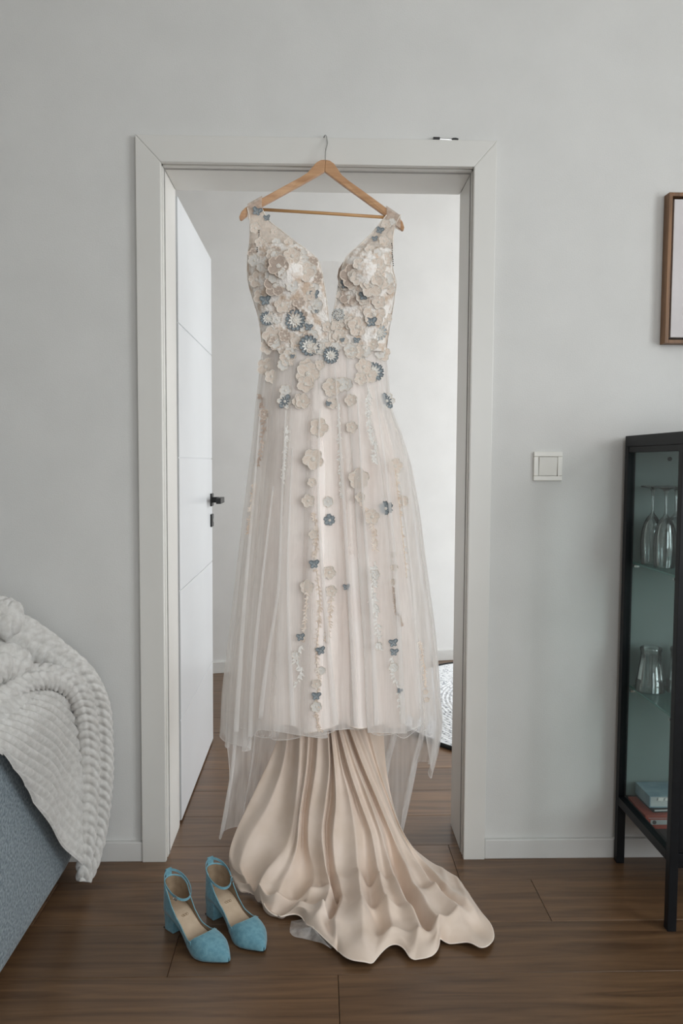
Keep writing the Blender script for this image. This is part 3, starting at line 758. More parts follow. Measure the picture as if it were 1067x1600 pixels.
def panel(u, v):
    y = -.70+u*(.70-.135)
    hz = max(.020, .50-1.09*(y+.58))
    if hz > .54: smax = .20+max(0, (.60-hz))*.8
    else:
        smax = .22
        for i in range(len(prof)):
            if i > 50 and prof[i][1] < hz:
                q = (prof[i-1][1]-hz)/(prof[i-1][1]-prof[i][1]); smax = cum[i-1]+(cum[i]-cum[i-1])*q; break
    s = v*smax
    x, z, nx, nz = prof_at(s)
    d = ribbed((1.0*s-.85*y+.02*math.sin(s*9+y*6))/1.31, y+s, .0120*(1-.50*sstep(.34, .55, s)), .022, .08)*(1 if s < smax-.004 else .3)
    fold = .003*math.sin((y+.1*s)*34)*sstep(.2, .45, s)+.02*sstep(-.30, -.14, y)*sstep(.25, .5, s)
    return (x+nx*(d+fold), y, z+nz*d)
bk.grid(220, 330, panel)
def rollstrip(tab, n, m_, slant, flat=1.0, up=(0, 0, 1)):
    P = spline(tab, n); s = 0; rings = []
    for i, p_ in enumerate(P):
        c = Vector(p_[:3]); t = Vector(P[min(i+1, n-1)][:3])-Vector(P[max(i-1, 0)][:3]); t.normalize()
        if i: s += (c-Vector(P[i-1][:3])).length
        a = t.cross(Vector((0, -1, .35))).normalized(); b_ = a.cross(t).normalized(); r = p_[3]
        ring = []
        for k in range(m_):
            q = 2*PI*k/m_
            crease = -.22*math.exp(-((((q-PI*.62+PI) % (2*PI))-PI)/.22)**2)
            rr = r*(1+crease)
            d = ribbed(s+slant*r*math.sin(q), q*r, .0076, .025)
            ring.append(c+a*((rr+d)*math.cos(q))+b_*((rr*flat+d)*math.sin(q)))
        rings.append(ring)
    v = [x_ for r_ in rings for x_ in r_]; f = []
    for i in range(n-1):
        for k in range(m_): f.append((i*m_+k, i*m_+(k+1) % m_, (i+1)*m_+(k+1) % m_, (i+1)*m_+k))
    f.append(tuple(range(m_))); f.append(tuple(range((n-1)*m_, n*m_)))
    bk.add(v, f)
bk.grid(60, 90, lambda u, v: (-.860+.200*u, -.60+.50*v, .582+.11*math.sin(PI*v)**1.2*math.cos(PI/2*u)**.8+ribbed(-.60+.50*v+.1*u, u*.22, .005, .024)))
rollstrip(ROLL_OUT, 360, 72, 1.3, .62)
rollstrip(ROLL_MID, 360, 56, 1.5, .8)
rollstrip(ROLL_TOP, 60, 64, .6, .9)
rollstrip(ROLL_LOW, 80, 60, .8, .8)
tag(bk.build('throw_blanket', 'blanket', smooth=True), 'cream ribbed chenille blanket draped over the sofa arm', 'blanket')

# ------------------------------------------------------------------ shoes
def shoe(name, loc, rz, mirror, label):
    e = tag(empty(name, loc, rz), label, 'shoe', 'pair of blue suede shoes')
    wt = [(0, .003), (.004, .015), (.012, .023), (.03, .0285), (.06, .0265), (.10, .0255), (.135, .033), (.162, .0385), (.185, .0355), (.205, .0245), (.218, .0150), (.227, .0080), (.234, .0022)]
    zt = [(0, .056), (.05, .054), (.075, .045), (.11, .026), (.145, .012), (.17, .008), (.234, .010)]
    w_ = lambda y: smooth_tab(wt, y); zz = lambda y: smooth_tab(zt, y)
    bend = lambda y: mirror*.006*math.sin(PI*min(1, y/.234))      # slight inward curve
    def flat_sheet(name_, inset, dz, th, mt, y0=0.0, y1=.234):
        b = MB()
        for off in (0, th):
            b.grid(40, 8, lambda u, v, off=off: (bend(y0+(y1-y0)*u)+(2*v-1)*max(.0006, w_(y0+(y1-y0)*u)-inset), y0+(y1-y0)*u, zz(y0+(y1-y0)*u)+dz+off))
        b.grid(40, 1, lambda u, v: (bend(y0+(y1-y0)*u)+max(.0006, w_(y0+(y1-y0)*u)-inset), y0+(y1-y0)*u, zz(y0+(y1-y0)*u)+dz+th*v))
        b.grid(40, 1, lambda u, v: (bend(y0+(y1-y0)*u)-max(.0006, w_(y0+(y1-y0)*u)-inset), y0+(y1-y0)*u, zz(y0+(y1-y0)*u)+dz+th*v))
        return b.build(name_, mt, e, smooth=False)
    flat_sheet('sole', .0004, -.0075, .0045, 'sole')
    ins = flat_sheet('insole', .0015, -.003, .0045, 'insole', 0, .205)
    # stamped script on the insole
    q = MB()
    for i in range(3):
        q.tube([(bend(.07)-.008+.006*i+.0028*math.cos(t_*.9), .068+.004*math.sin(t_*.9)+.0006*t_, zz(.068+.004*math.sin(t_*.9))+.0019) for t_ in range(8)], .00035, 4)
    q.build('stamped_script', 'gold', ins)
    # block heel
    b = MB(); prof_h = []
    for k in range(5):
        t_ = k/4; z = .052*(1-t_)+.0012*t_; s_ = 1-.10*math.sin(PI*t_*.6)
        prof_h.append((z, s_, .052-.004*t_))
    rings = []
    for z, s_, y1 in prof_h:
        r_ = []
        for i in range(13):
            a = PI*i/12; r_.append((.0262*s_*math.cos(a), .022-.0215*s_*math.sin(a)**.8, z))
        r_ += [(-.0250*s_, y1, z-(.006 if z > .03 else 0)), (.0250*s_, y1, z-(.006 if z > .03 else 0))]
        rings.append(r_)
    n_ = len(rings[0]); v = [x_ for r_ in rings for x_ in r_]; f = [tuple(range(n_)), tuple(range(4*n_, 5*n_))]
    for i in range(4):
        for k in range(n_): f.append((i*n_+k, i*n_+(k+1) % n_, (i+1)*n_+(k+1) % n_, (i+1)*n_+k))
    b.add(v, f); hl = b.build('block_heel', 'suede', e, smooth=False, bevel=.0012)
    b = MB(); b.box(-.0215, .0215, .006, .046, 0, .0013); b.build('heel_tip', 'sole', hl)
    # toe upper with a swooping throat line
    def vamp(u, v, off=0):
        ph = PI*u; y0 = .128+.034*math.sin(ph)**1.3; y = y0+(.2345-y0)*v
        hmax = lerp_tab([(.12, .030), (.15, .043), (.17, .041), (.19, .035), (.21, .025), (.225, .016), (.2345, .0085)], y)
        w = max(.0012, (w_(y)+.0022)*(1 if v < 1 else .25)-off)
        return (bend(y)+w*math.copysign(abs(math.cos(ph))**.80, math.cos(ph)), y, zz(y)-.004+(hmax-off)*math.sin(ph)**.85)
    b = MB(); b.grid(32, 24, vamp); b.build('toe_upper', 'suede', e, smooth=True, solid=.0016)
    b = MB(); b.grid(32, 12, lambda u, v: vamp(u, v*.5, .0024)); b.build('toe_lining', 'lining', e, smooth=True)
    b = MB(); b.tube([vamp(i/30, 0) for i in range(31)], .0011, 6); b.build('throat_binding', 'suedeedge', e, smooth=True)
    # heel counter falling to low sides
    def side(u, v, off=0):
        t_ = 2*u-1; a = abs(t_)
        y = .0+.150*max(0, (a-.28)/.72)**1.1 if a > .28 else 0.0
        if a <= .28:
            an = PI/2*(t_/.28); x = .0285*math.sin(an); y = .030-.031*math.cos(an)
        else:
            y = .030+.118*(a-.28)/.72; x = math.copysign(w_(y)+.0012, t_)
        h_ = lerp_tab([(0, .064), (.02, .062), (.04, .050), (.055, .026), (.075, .012), (.105, .008), (.13, .012), (.15, .022)], max(0, y))
        x -= off*math.copysign(1, t_) if a > .1 else 0
        lean = 1-.10*v*sstep(.06, .0, y)
        return (bend(max(0, y))+x*lean, y+(off if a < .28 else 0), zz(max(0, y))-.005+(h_+.005)*v)
    b = MB(); b.grid(64, 6, side); b.build('heel_counter', 'suede', e, smooth=True, solid=.0016)
    b = MB(); b.grid(64, 5, lambda u, v: side(u, v*.97, .0016)); b.build('counter_lining', 'lining', e, smooth=True)
    b = MB(); b.tube([side(i/60, 1) for i in range(61)], .0010, 6); b.build('topline_binding', 'suedeedge', e, smooth=True)
    # ankle strap ring with keeper and buckle
    ring = []
    for i in range(48):
        a = 2*PI*i/48; yy = .036-.038*math.cos(a); xx = .0285*math.sin(a)
        ring.append((xx, yy, .111+.022*math.cos(a)))
    b = MB()
    v = []; f = []
    for i, (x_, y_, z_) in enumerate(ring):
        for dx, dz in ((.0008, -.0030), (.0008, .0030), (-.0008, .0030), (-.0008, -.0030)):
            a = 2*PI*i/48; v.append((x_+dx*math.sin(a), y_-dx*math.cos(a), z_+dz))
    for i in range(48):
        for k in range(4): f.append((i*4+k, i*4+(k+1) % 4, ((i+1) % 48)*4+(k+1) % 4, ((i+1) % 48)*4+k))
    b.add(v, f); st = b.build('ankle_strap', 'suede', e, smooth=False)
    b = MB(); b.box(-.0085, .0085, -.0048, -.0005, .110, .1380); b.build('strap_keeper', 'suede', e, bevel=.0012)
    i = 17 if mirror > 0 else 31
    x_, y_, z_ = ring[i]; sx = math.copysign(.0018, x_)
    b = MB(); b.tube([(x_+sx, y_-.006, z_-.006), (x_+sx, y_+.006, z_-.006), (x_+sx, y_+.006, z_+.006), (x_+sx, y_-.006, z_+.006)], .0011, 6, closed=True, upv=(1, 0, 0)); b.build('buckle', 'steel', st)
    b = MB(); b.tube([(x_+sx, y_-.006, z_), (x_+sx*1.5, y_+.007, z_)], .0008, 6, upv=(1, 0, 0)); b.build('buckle_pin', 'steel', st)
    return e
def aim(heel, toe): return math.atan2(-(toe[0]-heel[0]), toe[1]-heel[1])
h1, t1 = (-.357, -.317), (-.201, -.474)
h2, t2 = (-.262, -.262), (-.122, -.436)
shoe('ankle_strap_shoe', (h1[0], h1[1], .0), aim(h1, t1), 1, 'blue suede block heel shoe standing farther from the dress train')
shoe('ankle_strap_shoe', (h2[0], h2[1], .0), aim(h2, t2), -1, 'blue suede block heel shoe standing right beside the cream dress train')

# ------------------------------------------------------------------ clothes hanger
HC = (.022, -.046)
hg = tag(empty('clothes_hanger', (HC[0], HC[1], 1.78)), 'wooden clothes hanger with steel hook hung on the door casing', 'hanger')
tilt = -.048
def HT(x, z):   # local tilt about the apex
    z -= .165
    return (x*math.cos(tilt)-z*math.sin(tilt), x*math.sin(tilt)+z*math.cos(tilt)+.165)
def arm(s):
    upper = [(0, .167), (.012, .1655), (.024, .158), (.034, .145), (.046, .130), (.065, .116), (.10, .094), (.14, .068), (.18, .041), (.205, .024), (.215, .012), (.220, -.002), (.2185, -.010), (.214, -.010)]
    lower = [(.205, -.002), (.195, .008), (.17, .026), (.13, .052), (.09, .078), (.06, .097), (.035, .113), (.015, .126), (0, .136)]
    poly = [HT(s*x, z) for x, z in upper+lower]
    b = MB(); ns = len(poly)
    bowy = lambda x: -.018*(x/.22)**2
    def ring(t_, inset): return [(x, t_+bowy(x), z) for x, z in poly]
    v = ring(-.0065, 0)+ring(.0065, 0)
    f = [tuple(range(ns)), tuple(range(2*ns-1, ns-1, -1))]
    for i in range(ns): f.append((i, i+ns, (i+1) % ns+ns, (i+1) % ns))
    b.add(v, f); bm = b.build('shoulder_arm', 'hang', hg, bevel=.0022, seg=2)
arm(1); arm(-1)
b = MB(); a0, a1 = HT(-.178, .024), HT(.178, .024)
b.tube([(a0[0], -.012, a0[1]), (0, -.012, (a0[1]+a1[1])/2+.0005), (a1[0], -.012, a1[1])], .0042, 10); b.build('trouser_bar', 'bar', hg, smooth=True)
b = MB()
hp = [(0, 0, .15), (.0, 0, .175), (.001, .002, .195), (.005, .012, .215), (.004, .019, .231), (.002, .026, .2415), (-.001, .033, .2455), (-.004, .040, .2425), (-.006, .042, .2385)]
b.tube(spline(hp, 40), .0016, 10); b.build('hook', 'steel', hg, smooth=True)

# ------------------------------------------------------------------ wedding dress
DC = (.03, -.055)
dress = tag(empty('wedding_dress', (DC[0], DC[1], 0)), 'ivory tulle wedding dress with floral embroidery hanging in the doorway', 'dress')
def dpart(b, name, mats, smooth=True, solid=0, parent=None):
    b.v = [(x-DC[0], y-DC[1], z) for x, y, z in b.v]
    return b.build(name, mats, parent or dress, smooth=smooth, solid=solid)
LO = [(1.439, -.145), (1.478, -.149), (1.521, -.155), (1.563, -.166), (1.605, -.179), (1.639, -.184), (1.669, -.184), (1.689, -.183), (1.715, -.179), (1.748, -.177), (1.782, -.178), (1.812, -.184)]
LI = [(1.439, .034), (1.480, .033), (1.523, .032), (1.565, .027), (1.607, .020), (1.641, .013), (1.671, .002), (1.691, -.020), (1.716, -.053), (1.749, -.089), (1.782, -.128), (1.812, -.146)]
RI = [(1.439, .034), (1.489, .036), (1.540, .046), (1.582, .054), (1.621, .059), (1.642, .064), (1.666, .073), (1.684, .085), (1.710, .112), (1.744, .142), (1.775, .166), (1.800, .186)]
RO = [(1.439, .188), (1.490, .195), (1.542, .203), (1.584, .209), (1.623, .213), (1.644, .206), (1.667, .202), (1.686, .202), (1.711, .203), (1.745, .204), (1.775, .210), (1.800, .223)]
def arm_y(x): return HC[1]-.018*((x-HC[0])/.22)**2     # middle of the hanger arm
def bodice_pt(side, u, v, back):
    inn, out, zt = (LI, LO, 1.812) if side < 0 else (RI, RO, 1.800)
    z = 1.435+(zt-1.435)*v
    xi, xo = smooth_tab(inn, z), smooth_tab(out, z)
    x = xi+(xo-xi)*u
    zt_ = z
    yc = arm_y(x)
    side_close = math.sqrt(max(0, 1-u**6))
    if not back:
        d = .046*side_close*sstep(1.80, 1.66, z)+.0105
        cx, cz = (-.075, 1.635) if side < 0 else (.125, 1.635)
        d += .042*math.exp(-((x-cx)/.058)**2-((z-cz)/.062)**2)
        d += .0022*math.sin(x*210+z*60)*sstep(1.50, 1.44, z)+.0012*math.sin(x*330-z*190)
        y = yc-d
    else:
        y = yc+.035*side_close*sstep(1.80, 1.62, z)+.0105
    # strap wraps over the hanger arm
    top = sstep(zt-.022, zt, z)
    y = y*(1-top)+(yc+(.0105 if back else -.0105))*top
    return (x, y, zt_)
for s in (-1, 1):
    b = MB(); b.grid(26, 60, lambda u, v: bodice_pt(s, u, v*.74, False)); dpart(b, 'bodice_front', 'lace', solid=.0012)
    b = MB(); b.grid(22, 24, lambda u, v: bodice_pt(s, u, .74+.26*v, False)); dpart(b, 'shoulder_strap', 'lace_sheer')
    b = MB(); b.grid(22, 50, lambda u, v: bodice_pt(s, u, v, True)); dpart(b, 'bodice_back', 'lace_sheer')
    b = MB(); b.tube([bodice_pt(s, 0, i/50, False) for i in range(51)], .0016, 6); dpart(b, 'neckline_edge', 'champ_edge')
    b = MB(); b.tube([bodice_pt(s, 1, .3+.7*i/40, False) for i in range(41)], .0014, 6); dpart(b, 'armhole_edge', 'champ_edge')
    zt = 1.812 if s < 0 else 1.800
    sl = (.159-.003)/.2*s*-1
    b = MB()
    def wrap(u, v, s=s, zt=zt):
        inn, out = (LI, LO) if s < 0 else (RI, RO)
        x = inn[-1][1]+(out[-1][1]-inn[-1][1])*u
        a = PI*v; hz = 1.78+.0
        lx = (x-HC[0]); ztop = hz+(.165+(-.665*abs(lx+.0058))+.012)+lx*math.sin(tilt)
        return (x, arm_y(x)-.0105*math.cos(a), ztop-.0465+.0375*math.sin(a)**.25)
    b.grid(14, 14, wrap); dpart(b, 'strap_loop', 'lace_sheer')
    # taupe cup lining behind the lace
    cx, cz = (-.085, 1.63) if s < 0 else (.105, 1.635)
    b = MB(); b.grid(16, 10, lambda u, v: (cx+.050*v*math.cos(2*PI*u), -.075-.040*(1-v*v), cz+.052*v*math.sin(2*PI*u)), closed=True); dpart(b, 'bust_cup', 'cup')
for nm, x0, x1, z0, z1, s in (('bead_row', -.152, -.156, 1.750, 1.690, -1), ('bead_row', .198, .200, 1.716, 1.655, 1)):
    b = MB()
    for k in range(13):
        q = k/12; b.lathe([(0, .0016), (.0013, .001), (.0016, -.0008), (0, -.0016)], 6, (x0+(x1-x0)*q+.0015*(hash1(k)-.5), bodice_pt(s, .85, (z0+(z1-z0)*q-1.435)/.37, False)[1]-.004, z0+(z1-z0)*q))
    dpart(b, nm, 'blackh')
# sheer plunge panel in the neckline
b = MB(); b.grid(14, 24, lambda u, v: (smooth_tab(LI, 1.50+.172*v)*(1-u)+smooth_tab(RI, 1.50+.172*v)*u, -.086-.012*math.sin(PI*u)+.01*v, 1.50+.172*v)); dpart(b, 'plunge_mesh', 'nude')

SLT = [(.03, -.300), (.126, -.284), (.25, -.264), (.381, -.254), (.507, -.248), (.633, -.233), (.757, -.219), (.881, -.205), (1.004, -.191), (1.108, -.178), (1.212, -.166), (1.316, -.159), (1.384, -.152), (1.45, -.145)]
SRT = [(.03, .285), (.275, .328), (.397, .354), (.488, .349), (.596, .340), (.686, .330), (.775, .317), (.882, .301), (1.006, .284), (1.128, .261), (1.215, .234), (1.284, .207), (1.37, .196), (1.45, .188)]
def depth(z): return lerp_tab([(.05, .165), (.40, .150), (.9, .118), (1.25, .088), (1.45, .062)], z)
PLE = [(i, hash1(i+3), hash1(i+40)) for i in range(60)]
def skirt(th, z, scale, npl, ph, amp, fold, inset=(0, 0)):
    """Tube point: th = 0 faces the room; pleats fold over themselves."""
    xl, xr = smooth_tab(SLT, z)+inset[0]*sstep(1.45, .9, z), smooth_tab(SRT, z)-inset[1]*sstep(1.45, .9, z)
    xc = .034*sstep(.3, 1.44, z)+(xl+xr)/2*(1-sstep(.3, 1.44, z)); 
    g_ = sstep(1.46, 1.15, z)*.75+.25
    ph2 = ph+.9*math.sin(2.1*th+ph)+.35*math.sin(z*3+ph)
    t2 = th+fold/npl*math.sin(npl*th+ph2)
    rad = 1+amp*g_*(math.cos(npl*th+ph2+.6)+.45*math.cos((npl*1.7)*th+2*ph+z*1.3)+.3*math.cos(3*th+ph))
    sx, cy = math.sin(t2), math.cos(t2)
    # a deep centre-front pleat
    dv = math.exp(-((th-.06-.06*(1.44-z))/.10)**2)
    rad -= .20*dv*sstep(1.42, 1.1, z)
    a = (xr-xc) if sx > 0 else (xc-xl)
    ex = math.copysign(abs(sx)**.86, sx)
    rx = 1+(rad-1)*(1-.75*abs(sx))
    return (xc+a*ex*scale*rx, -.052-depth(z)*cy*scale*rad, z)
def hem_outer(th):
    d = math.degrees(th)
    h = .048+.012*math.sin(5*th)
    f = .435+.006*math.sin(9*th)
    L_ = .375+.008*math.sin(11*th); R_ = .285+.01*math.sin(12*th)
    v = h+(L_-h)*sstep(-118, -104, d); v = v+(f-v)*sstep(-42, -36, d)
    v = v+(R_-v)*sstep(56, 66, d); v = v+(h-.012-v)*sstep(112, 128, d)
    return v
ZW = 1.452
def tube_layer(name, mt, scale, npl, ph, amp, fold, hem, nu=420, nv=70, inset=(0, 0), solid=0):
    b = MB()
    def f(u, v):
        th = -PI+2*PI*u; h = hem(th); z = ZW+(h-ZW)*v
        x, y, z = skirt(th, z, scale, npl, ph, amp, fold, inset)
        z += .006*math.sin(npl*th*1.0+1)*sstep(.9, 1, v)
        return (x, y, z)
    b.grid(nu, nv, f, closed=True); o = dpart(b, name, mt, solid=solid)
    e = MB(); e.tube([f(i/nu, 1) for i in range(nu)], .0011, 5, closed=True)
    return o, e
lin_o, le = tube_layer('skirt_lining', 'satin', .91, 13, .4, .085, .6, lambda th: .446+.006*math.sin(7*th), inset=(.018, .040))
dpart(le, 'lining_hem', 'hemthread')
in_o, ie = tube_layer('inner_tulle', 'tulle_fine', .972, 23, 2.1, .07, 1.7, lambda th: .432+.012*math.sin(5*th+1), inset=(.008, .016))
dpart(ie, 'inner_tulle_hem', 'tulle')
out_o, oe = tube_layer('outer_tulle', 'tulle', 1.0, 17, 5.2, .08, 1.9, hem_outer)
dpart(oe, 'outer_tulle_hem', 'tulle')
# waist seam
b = MB(); b.tube([skirt(-PI+2*PI*i/120, 1.446, 1.0, 15, .4, .02, 0) for i in range(120)], .0022, 6, closed=True); dpart(b, 'waist_seam', 'lace')

# train: folds run from under the hem out over the floor
NS = len(TRAIN)
LONG = [spline(r, 72) for r in TRAIN]
def train_pt(u, v):
    t = u*(NS-1); k = min(int(t), NS-2); w_ = t-k; j = min(int(v*71), 70); q = v*71-j
    def at(i):
        i = max(0, min(NS-1, i)); a, c = LONG[i][j], LONG[i][j+1]
        return [a[m_]+(c[m_]-a[m_])*q for m_ in range(3)]
    P = [at(k-1), at(k), at(k+1), at(k+2)]
    p_ = [cr(P[0][m_], P[1][m_], P[2][m_], P[3][m_], w_) for m_ in range(3)]
    # valley between neighbouring ridges: every gap has its own depth
    g_ = GAP[k]
    val = math.sin(PI*w_)**1.4
    hang = 1-sstep(.42, .64, v); edge = sstep(1.0, .90, v); endf = math.sin(PI*min(1, max(0, u)))**.4
    nz = noise.noise(Vector((p_[0]*9, p_[1]*9+3, 1.3))); nf = noise.noise(Vector((p_[0]*17+9, p_[1]*15, 4.1)))
    p_[1] += hang*(.034*g_*val+.010*noise.noise(Vector((u*16, v*2.0, 2.2))))*endf
    fl_ = (1-hang)*edge
    p_[2] *= 1-.85*g_*val*fl_*endf
    p_[2] += fl_*sstep(.5, .72, v)*(.034*nz+.016*nf)*endf
    for v0, vw, am in ((.66+.04*math.sin(9*u), .022, .016), (.77+.05*math.sin(7*u+2), .026, .020), (.88+.03*math.sin(11*u+1), .020, .014)):
        p_[2] += fl_*am*math.exp(-((v-v0)/vw)**2)*(.5+.5*math.sin(13*u+v0*40))*endf
    e_ = sstep(.86, 1, v)
    p_[2] += e_*(.008*abs(math.sin(u*27))+.004*abs(nf))
    p_[0] += e_*.008*math.sin(u*61); p_[1] += e_*(.016*math.sin(u*38+2)+.006*math.sin(u*83))
    p_[2] = max(.0022, p_[2])
    return tuple(p_)
GAP = [.5, .9, .35, .8, .25, .9, .2, .75, .3, .95, .3, .7, .5]
b = MB(); b.grid(360, 170, train_pt); dpart(b, 'train', 'chiffon', solid=.0008)
b = MB(); b.tube([train_pt(i/260, 1) for i in range(261)], .0016, 5); dpart(b, 'train_hem', 'hemthread')
# scrap of tulle showing from under the train
b = MB(); cx = sum(p_[0] for p_ in SHEER)/8; cy = sum(p_[1] for p_ in SHEER)/8; ring = spline(SHEER+[SHEER[0]], 48)
b.grid(47, 6, lambda u, v: (cx+(ring[int(u*47)][0]-cx)*v, cy+(ring[int(u*47)][1]-cy)*v, +.010+.004*math.sin(u*19)*v+.012*(1-v)))
dpart(b, 'tulle_corner', 'tulle')

# ---- embroidered flowers sit on the front of bodice and skirt
bpy.context.view_layer.update()
vv = []; ff = []
for o in dress.children:
    if o.name.split('.')[0] in ('bodice_front', 'shoulder_strap', 'outer_tulle', 'inner_tulle', 'strap_loop', 'skirt_lining'):
        base = len(vv); vv += [tuple(v.co+Vector((DC[0], DC[1], 0))) for v in o.data.vertices]
        ff += [tuple(i+base for i in p_.vertices) for p_ in o.data.polygons]
bvh = BVHTree.FromPolygons(vv, ff)
def on_dress(x, z):
    hit, nrm, _, _ = bvh.ray_cast(Vector((x, -1.0, z)), Vector((0, 1, 0)), 1.2)
    if hit is None: return None
    if nrm.y > 0: nrm = -nrm
    return hit, (nrm*.35+Vector((0, -1, 0))*.8).normalized()
def petal_mb(L_, w_, tipw=.5, cup=.18, r0=.10, notch=0, n=7, m_=4):
    """One petal along +Y in the XY plane, slightly cupped, edge cord as second material."""
    b = MB(); v = []; f = []; 
    for i in range(n+1):
        t = i/n; y = r0*L_+(1-r0)*L_*t
        wd = w_*(math.sin(PI*min(1, .12+.80*t**.85)))**tipw
        for j in range(-m_, m_+1):
            s = j/m_
            yy = y-(notch*L_*(1-abs(s))**2 if i == n else 0)-(.10*L_*s*s*t)
            v.append((s*wd*.5, yy, cup*L_*(t*t*.55+.35*s*s*t)-.02*L_*math.cos(s*9)*t))
    c_ = 2*m_+1
    for i in range(n):
        for j in range(c_-1):
            edge = j in (0, c_-2) or i == n-1
            b.add([], []) if False else None
            f.append((i*c_+j, i*c_+j+1, (i+1)*c_+j+1, (i+1)*c_+j, edge))
    base = len(b.v); b.v += v
    for q in f: b.f.append(q[:4]); b.mi.append(1 if q[4] else 0)
    return b
def blob(b, c, r, mi=0):
    b.lathe([(0, r*.7), (r*.6, r*.5), (r, 0)], 7, c, mi)
def centre_mb(r, beads=7):
    b = MB(); b.lathe([(0, r*.45), (r*.55, r*.38), (r, 0)], 12, (0, 0, .0008))
    for i in range(beads): 
        a = 2*PI*i/beads; blob(b, (r*.75*math.cos(a), r*.75*math.sin(a), r*.3), r*.28, 1)
    return b
def joined(parts):
    """parts: (MB, angle, scale, material shift) merged around the flower centre."""
    out = MB()
    for b, a, s, sh in parts:
        ca, sa = math.cos(a)*s, math.sin(a)*s; base = len(out.v)
        out.v += [(x*ca-y*sa, x*sa+y*ca, z*s) for x, y, z in b.v]
        out.f += [tuple(i+base for i in q) for q in b.f]; out.mi += [i_+sh for i_ in b.mi]
    return out
cache = {}
def mesh_of(key, maker, mats):
    if key not in cache:
        o = maker().build(key[0], mats, None, smooth=True); cache[key] = o.data; bpy.data.objects.remove(o)
    return cache[key]
def put(name, me, parent, mw=None):
    o = bpy.data.objects.new(name, me); col.objects.link(o); o.parent = parent
    if mw is not None: o.matrix_local = mw
    return o
def place(x, z, rot, lift):
    h = on_dress(x, z)
    if h is None: return None
    p_, n_ = h
    xa = Vector((0, 0, 1)).cross(n_).normalized(); ya = n_.cross(xa)
    mt = Matrix((xa, ya, n_)).transposed().to_4x4()
    mt.translation = p_+n_*lift-Vector((DC[0], DC[1], 0))
    return mt @ Matrix.Rotation(rot, 4, 'Z')
for i in range(70):
    s = -1 if i % 2 else 1; u = .06+.88*hash1(i+200); v = .03+.66*hash1(i+300)
    q = bodice_pt(s, u, v, False)
    FLOWERS.append((('champagne', 'white', 'champagne', 'taupe')[i % 4] if i % 9 else 'slate_small', q[0], q[2], .011+.009*hash1(i+400)))
for i in range(16):
    FLOWERS.append((('champagne', 'white')[i % 2], -.13+.30*i/15, 1.425+.03*hash1(i+500), .016+.005*hash1(i+510)))
for i in range(12):
    FLOWERS.append((('champagne', 'champagne', 'white')[i % 3], -.13+.30*hash1(i+610), 1.29+.12*hash1(i+620), .016+.014*hash1(i+630)))
PET = {'champagne': ('champ', 'champ_edge', 5), 'taupe': ('taupe', 'champ', 5), 'white': ('whitep', 'champ_edge', 6)}
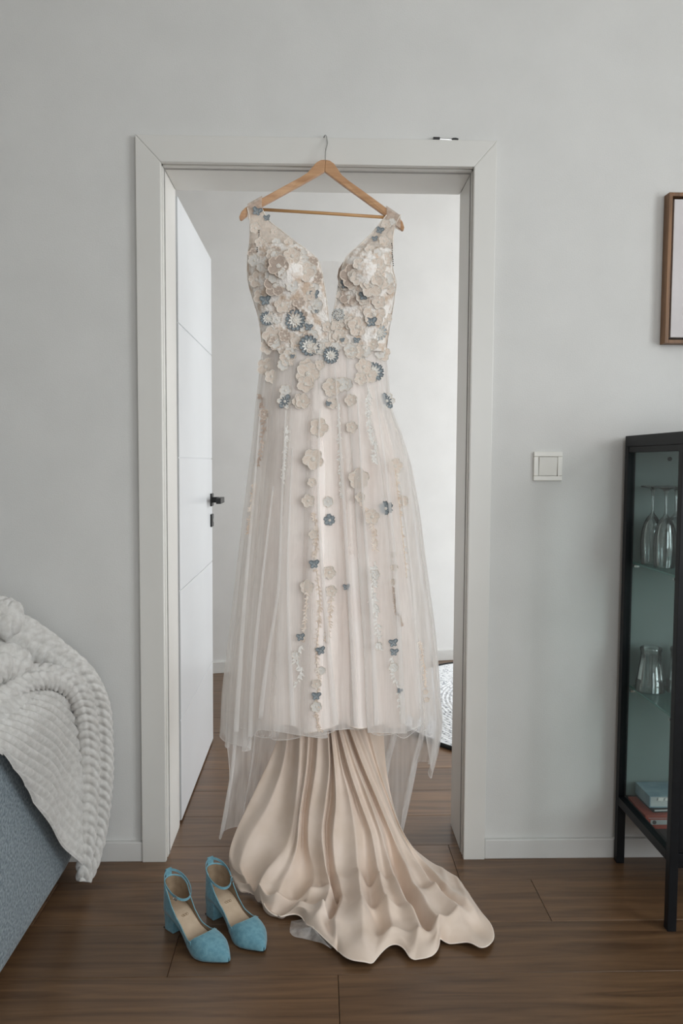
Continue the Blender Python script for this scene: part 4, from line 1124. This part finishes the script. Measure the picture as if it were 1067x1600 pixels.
for i, (kind, x, z, r) in enumerate(FLOWERS):
    rot = hash1(i+1)*6.28
    inside = z < 1.36 and kind == 'champagne' and hash1(i+77) > .75
    mw = place(x, z, rot, -.003 if inside else .0012+.0012*hash1(i+60))
    if mw is None: continue
    sc = Matrix.Scale(r, 4)
    if kind in PET:
        a_, e_, npet = PET[kind]
        c_ = mesh_of(('flower_centre', kind), lambda: centre_mb(.20), ['champ_edge', 'bead'])
        pm_ = mesh_of(('petal', kind), lambda: petal_mb(1.0, .98 if npet == 5 else .80, .55, .10, .10, .08), [a_, e_])
        if r > .0215:
            fo = put('flower', c_, dress, mw @ sc)
            for k in range(npet):
                put('petal', pm_, fo, Matrix.Rotation(2*PI*k/npet+.15*(hash1(i*7+k)-.5), 4, 'Z') @ Matrix.Rotation(.10*(hash1(i*5+k)-.3), 4, 'X'))
        else:
            me = mesh_of(('flower', kind), lambda: joined([(petal_mb(1.0, .98, .55, .16, .10, .08, 4, 3), 2*PI*k/npet, 1, 0) for k in range(npet)]+[(centre_mb(.2, 5), 0, 1, 1)]), [a_, e_, 'bead'])
            put('flower', me, dress, mw @ sc)
    elif kind in ('daisy', 'pale_daisy'):
        cols = ['slate', 'slate_d', 'champ_edge', 'bead'] if kind == 'daisy' else ['slate_p', 'champ_edge', 'champ_edge', 'bead']
        me = mesh_of((kind, 0), lambda: joined([(petal_mb(1.0, .40, .35, .14, .3, .18, 5, 2), 2*PI*k/12+.08*hash1(k), .9+.15*hash1(k+9), 0) for k in range(12)]+[(petal_mb(.62, .22, .5, .22, .1, 0, 3, 1), 2*PI*k/11+.2, 1, 2) for k in range(11)]+[(centre_mb(.26, 9), 0, 1, 2)]), cols)
        put('daisy_flower', me, dress, mw @ sc)
    elif kind == 'mixed':
        me = mesh_of((kind, 0), lambda: joined([(petal_mb(1.0, .72, .5, .15, .1, .1, 5, 3), 2*PI*k/6, 1, 0 if k % 3 else 2) for k in range(6)]+[(petal_mb(.6, .16, .5, .2, .1, 0, 3, 1), 2*PI*k/9, 1, 2) for k in range(9)]+[(centre_mb(.18, 6), 0, 1, 0)]), ['whitep', 'champ_edge', 'slate', 'slate_d'])
        put('blue_veined_flower', me, dress, mw @ sc)
    elif kind == 'slate_flower':
        me = mesh_of((kind, 0), lambda: joined([(petal_mb(1.0, .72, .45, .15, .1, .2, 5, 3), 2*PI*k/6, .85+.25*hash1(k+2), 0) for k in range(6)]+[(centre_mb(.2, 7), 0, 1, 2)]), ['slate', 'slate_d', 'champ_edge', 'bead'])
        put('slate_flower', me, dress, mw @ sc)
    elif kind in ('butterfly', 'slate_small'):
        me = mesh_of(('butterfly', 0), lambda: joined([(petal_mb(1.0, .72, .45, .15, .1, .12, 4, 2), a, s_, 0) for a, s_ in ((.9, 1), (-.9, 1), (2.3, .8), (-2.5, .7), (0, .6))]), ['slate', 'slate_d'])
        put('slate_blossom', me, dress, place(x, z, .6*(hash1(i+1)-.5), .005) @ sc)
    elif kind == 'bead':
        def mk():
            b = MB(); b.lathe([(0, .12), (.6, .08), (1, 0)], 20, (0, 0, 0), 0)
            for k in range(46):
                a = k*2.39996; q = math.sqrt(k/46)*.92; blob(b, (q*math.cos(a), q*math.sin(a), .08), .10, 1+k % 2)
            return b
        put('beaded_rosette', mesh_of(('bead', 0), mk, ['champ_edge', 'slate_d', 'slate_p']), dress, mw @ sc)
# narrow doubled folds of tulle standing out along the skirt
for pi, pts in enumerate(PLEATS):
    P = spline(pts, 60); line = []
    for x, z in P:
        h = on_dress(x, z)
        if h is not None: line.append((x, h[0].y-.002, z))
    if len(line) < 8: continue
    ys = [q[1] for q in line]; n_ = len(line)
    line = [(q[0], sum(ys[max(0, k-6):k+7])/len(ys[max(0, k-6):k+7])-.002, q[2]) for k, q in enumerate(line)]
    b = MB()
    def fold(u, v):
        k = u*(n_-1); j = min(int(k), n_-2); f_ = k-j; a, c = line[j], line[j+1]
        w_ = (.004+.010*u)*(1 if pi % 2 else -1)
        x, y, z = (a[m_]+(c[m_]-a[m_])*f_ for m_ in range(3)); s_ = math.sin(PI*v)
        return (x+w_*(s_**.8), y-.003*math.cos(PI*v)-.002, z)
    b.grid(70, 8, fold); dpart(b, 'tulle_pleat', 'tulle')
LEAFM = {'white_thread': ('whitep', 'whitep'), 'champagne_thread': ('champ', 'thread'), 'taupe_thread': ('taupe', 'taupe')}
for vi, (kind, ls, pts) in enumerate(VINES):
    P = spline(pts, 14*len(pts)); b = MB(); line = []
    for k, (x, z) in enumerate(P):
        h = on_dress(x, z)
        if h is None: continue
        line.append(h[0]+h[1]*(.0015 if kind == 'white_thread' else .0006))
    if len(line) < 4: continue
    b.tube(line, .0011, 5, mi=1)
    tot = sum((line[k+1]-line[k]).length for k in range(len(line)-1)); step = max(1, int(len(line)*ls*.42/tot))
    for q, k in enumerate(range(1, len(line)-1, step)):
        sz_ = ls*(.55+.40*hash1(vi*31+q)); lf_ = petal_mb(sz_, sz_*(.40+.25*hash1(q*3+vi)), .9, .08, 0, -.16, 5, 2); a = (1 if q % 2 else -1)*(.45+.7*hash1(q+vi))+(PI if hash1(q*7+vi) > .25 else .4)
        base = len(b.v); c_ = line[k]
        b.v += [(c_.x+x*math.cos(a)-y*math.sin(a), c_.y-.001-z, c_.z+x*math.sin(a)+y*math.cos(a)) for x, y, z in lf_.v]
        b.f += [tuple(i+base for i in f_) for f_ in lf_.f]; b.mi += [0]*len(lf_.f)
    dpart(b, 'leafy_vine', list(LEAFM[kind]), smooth=True)
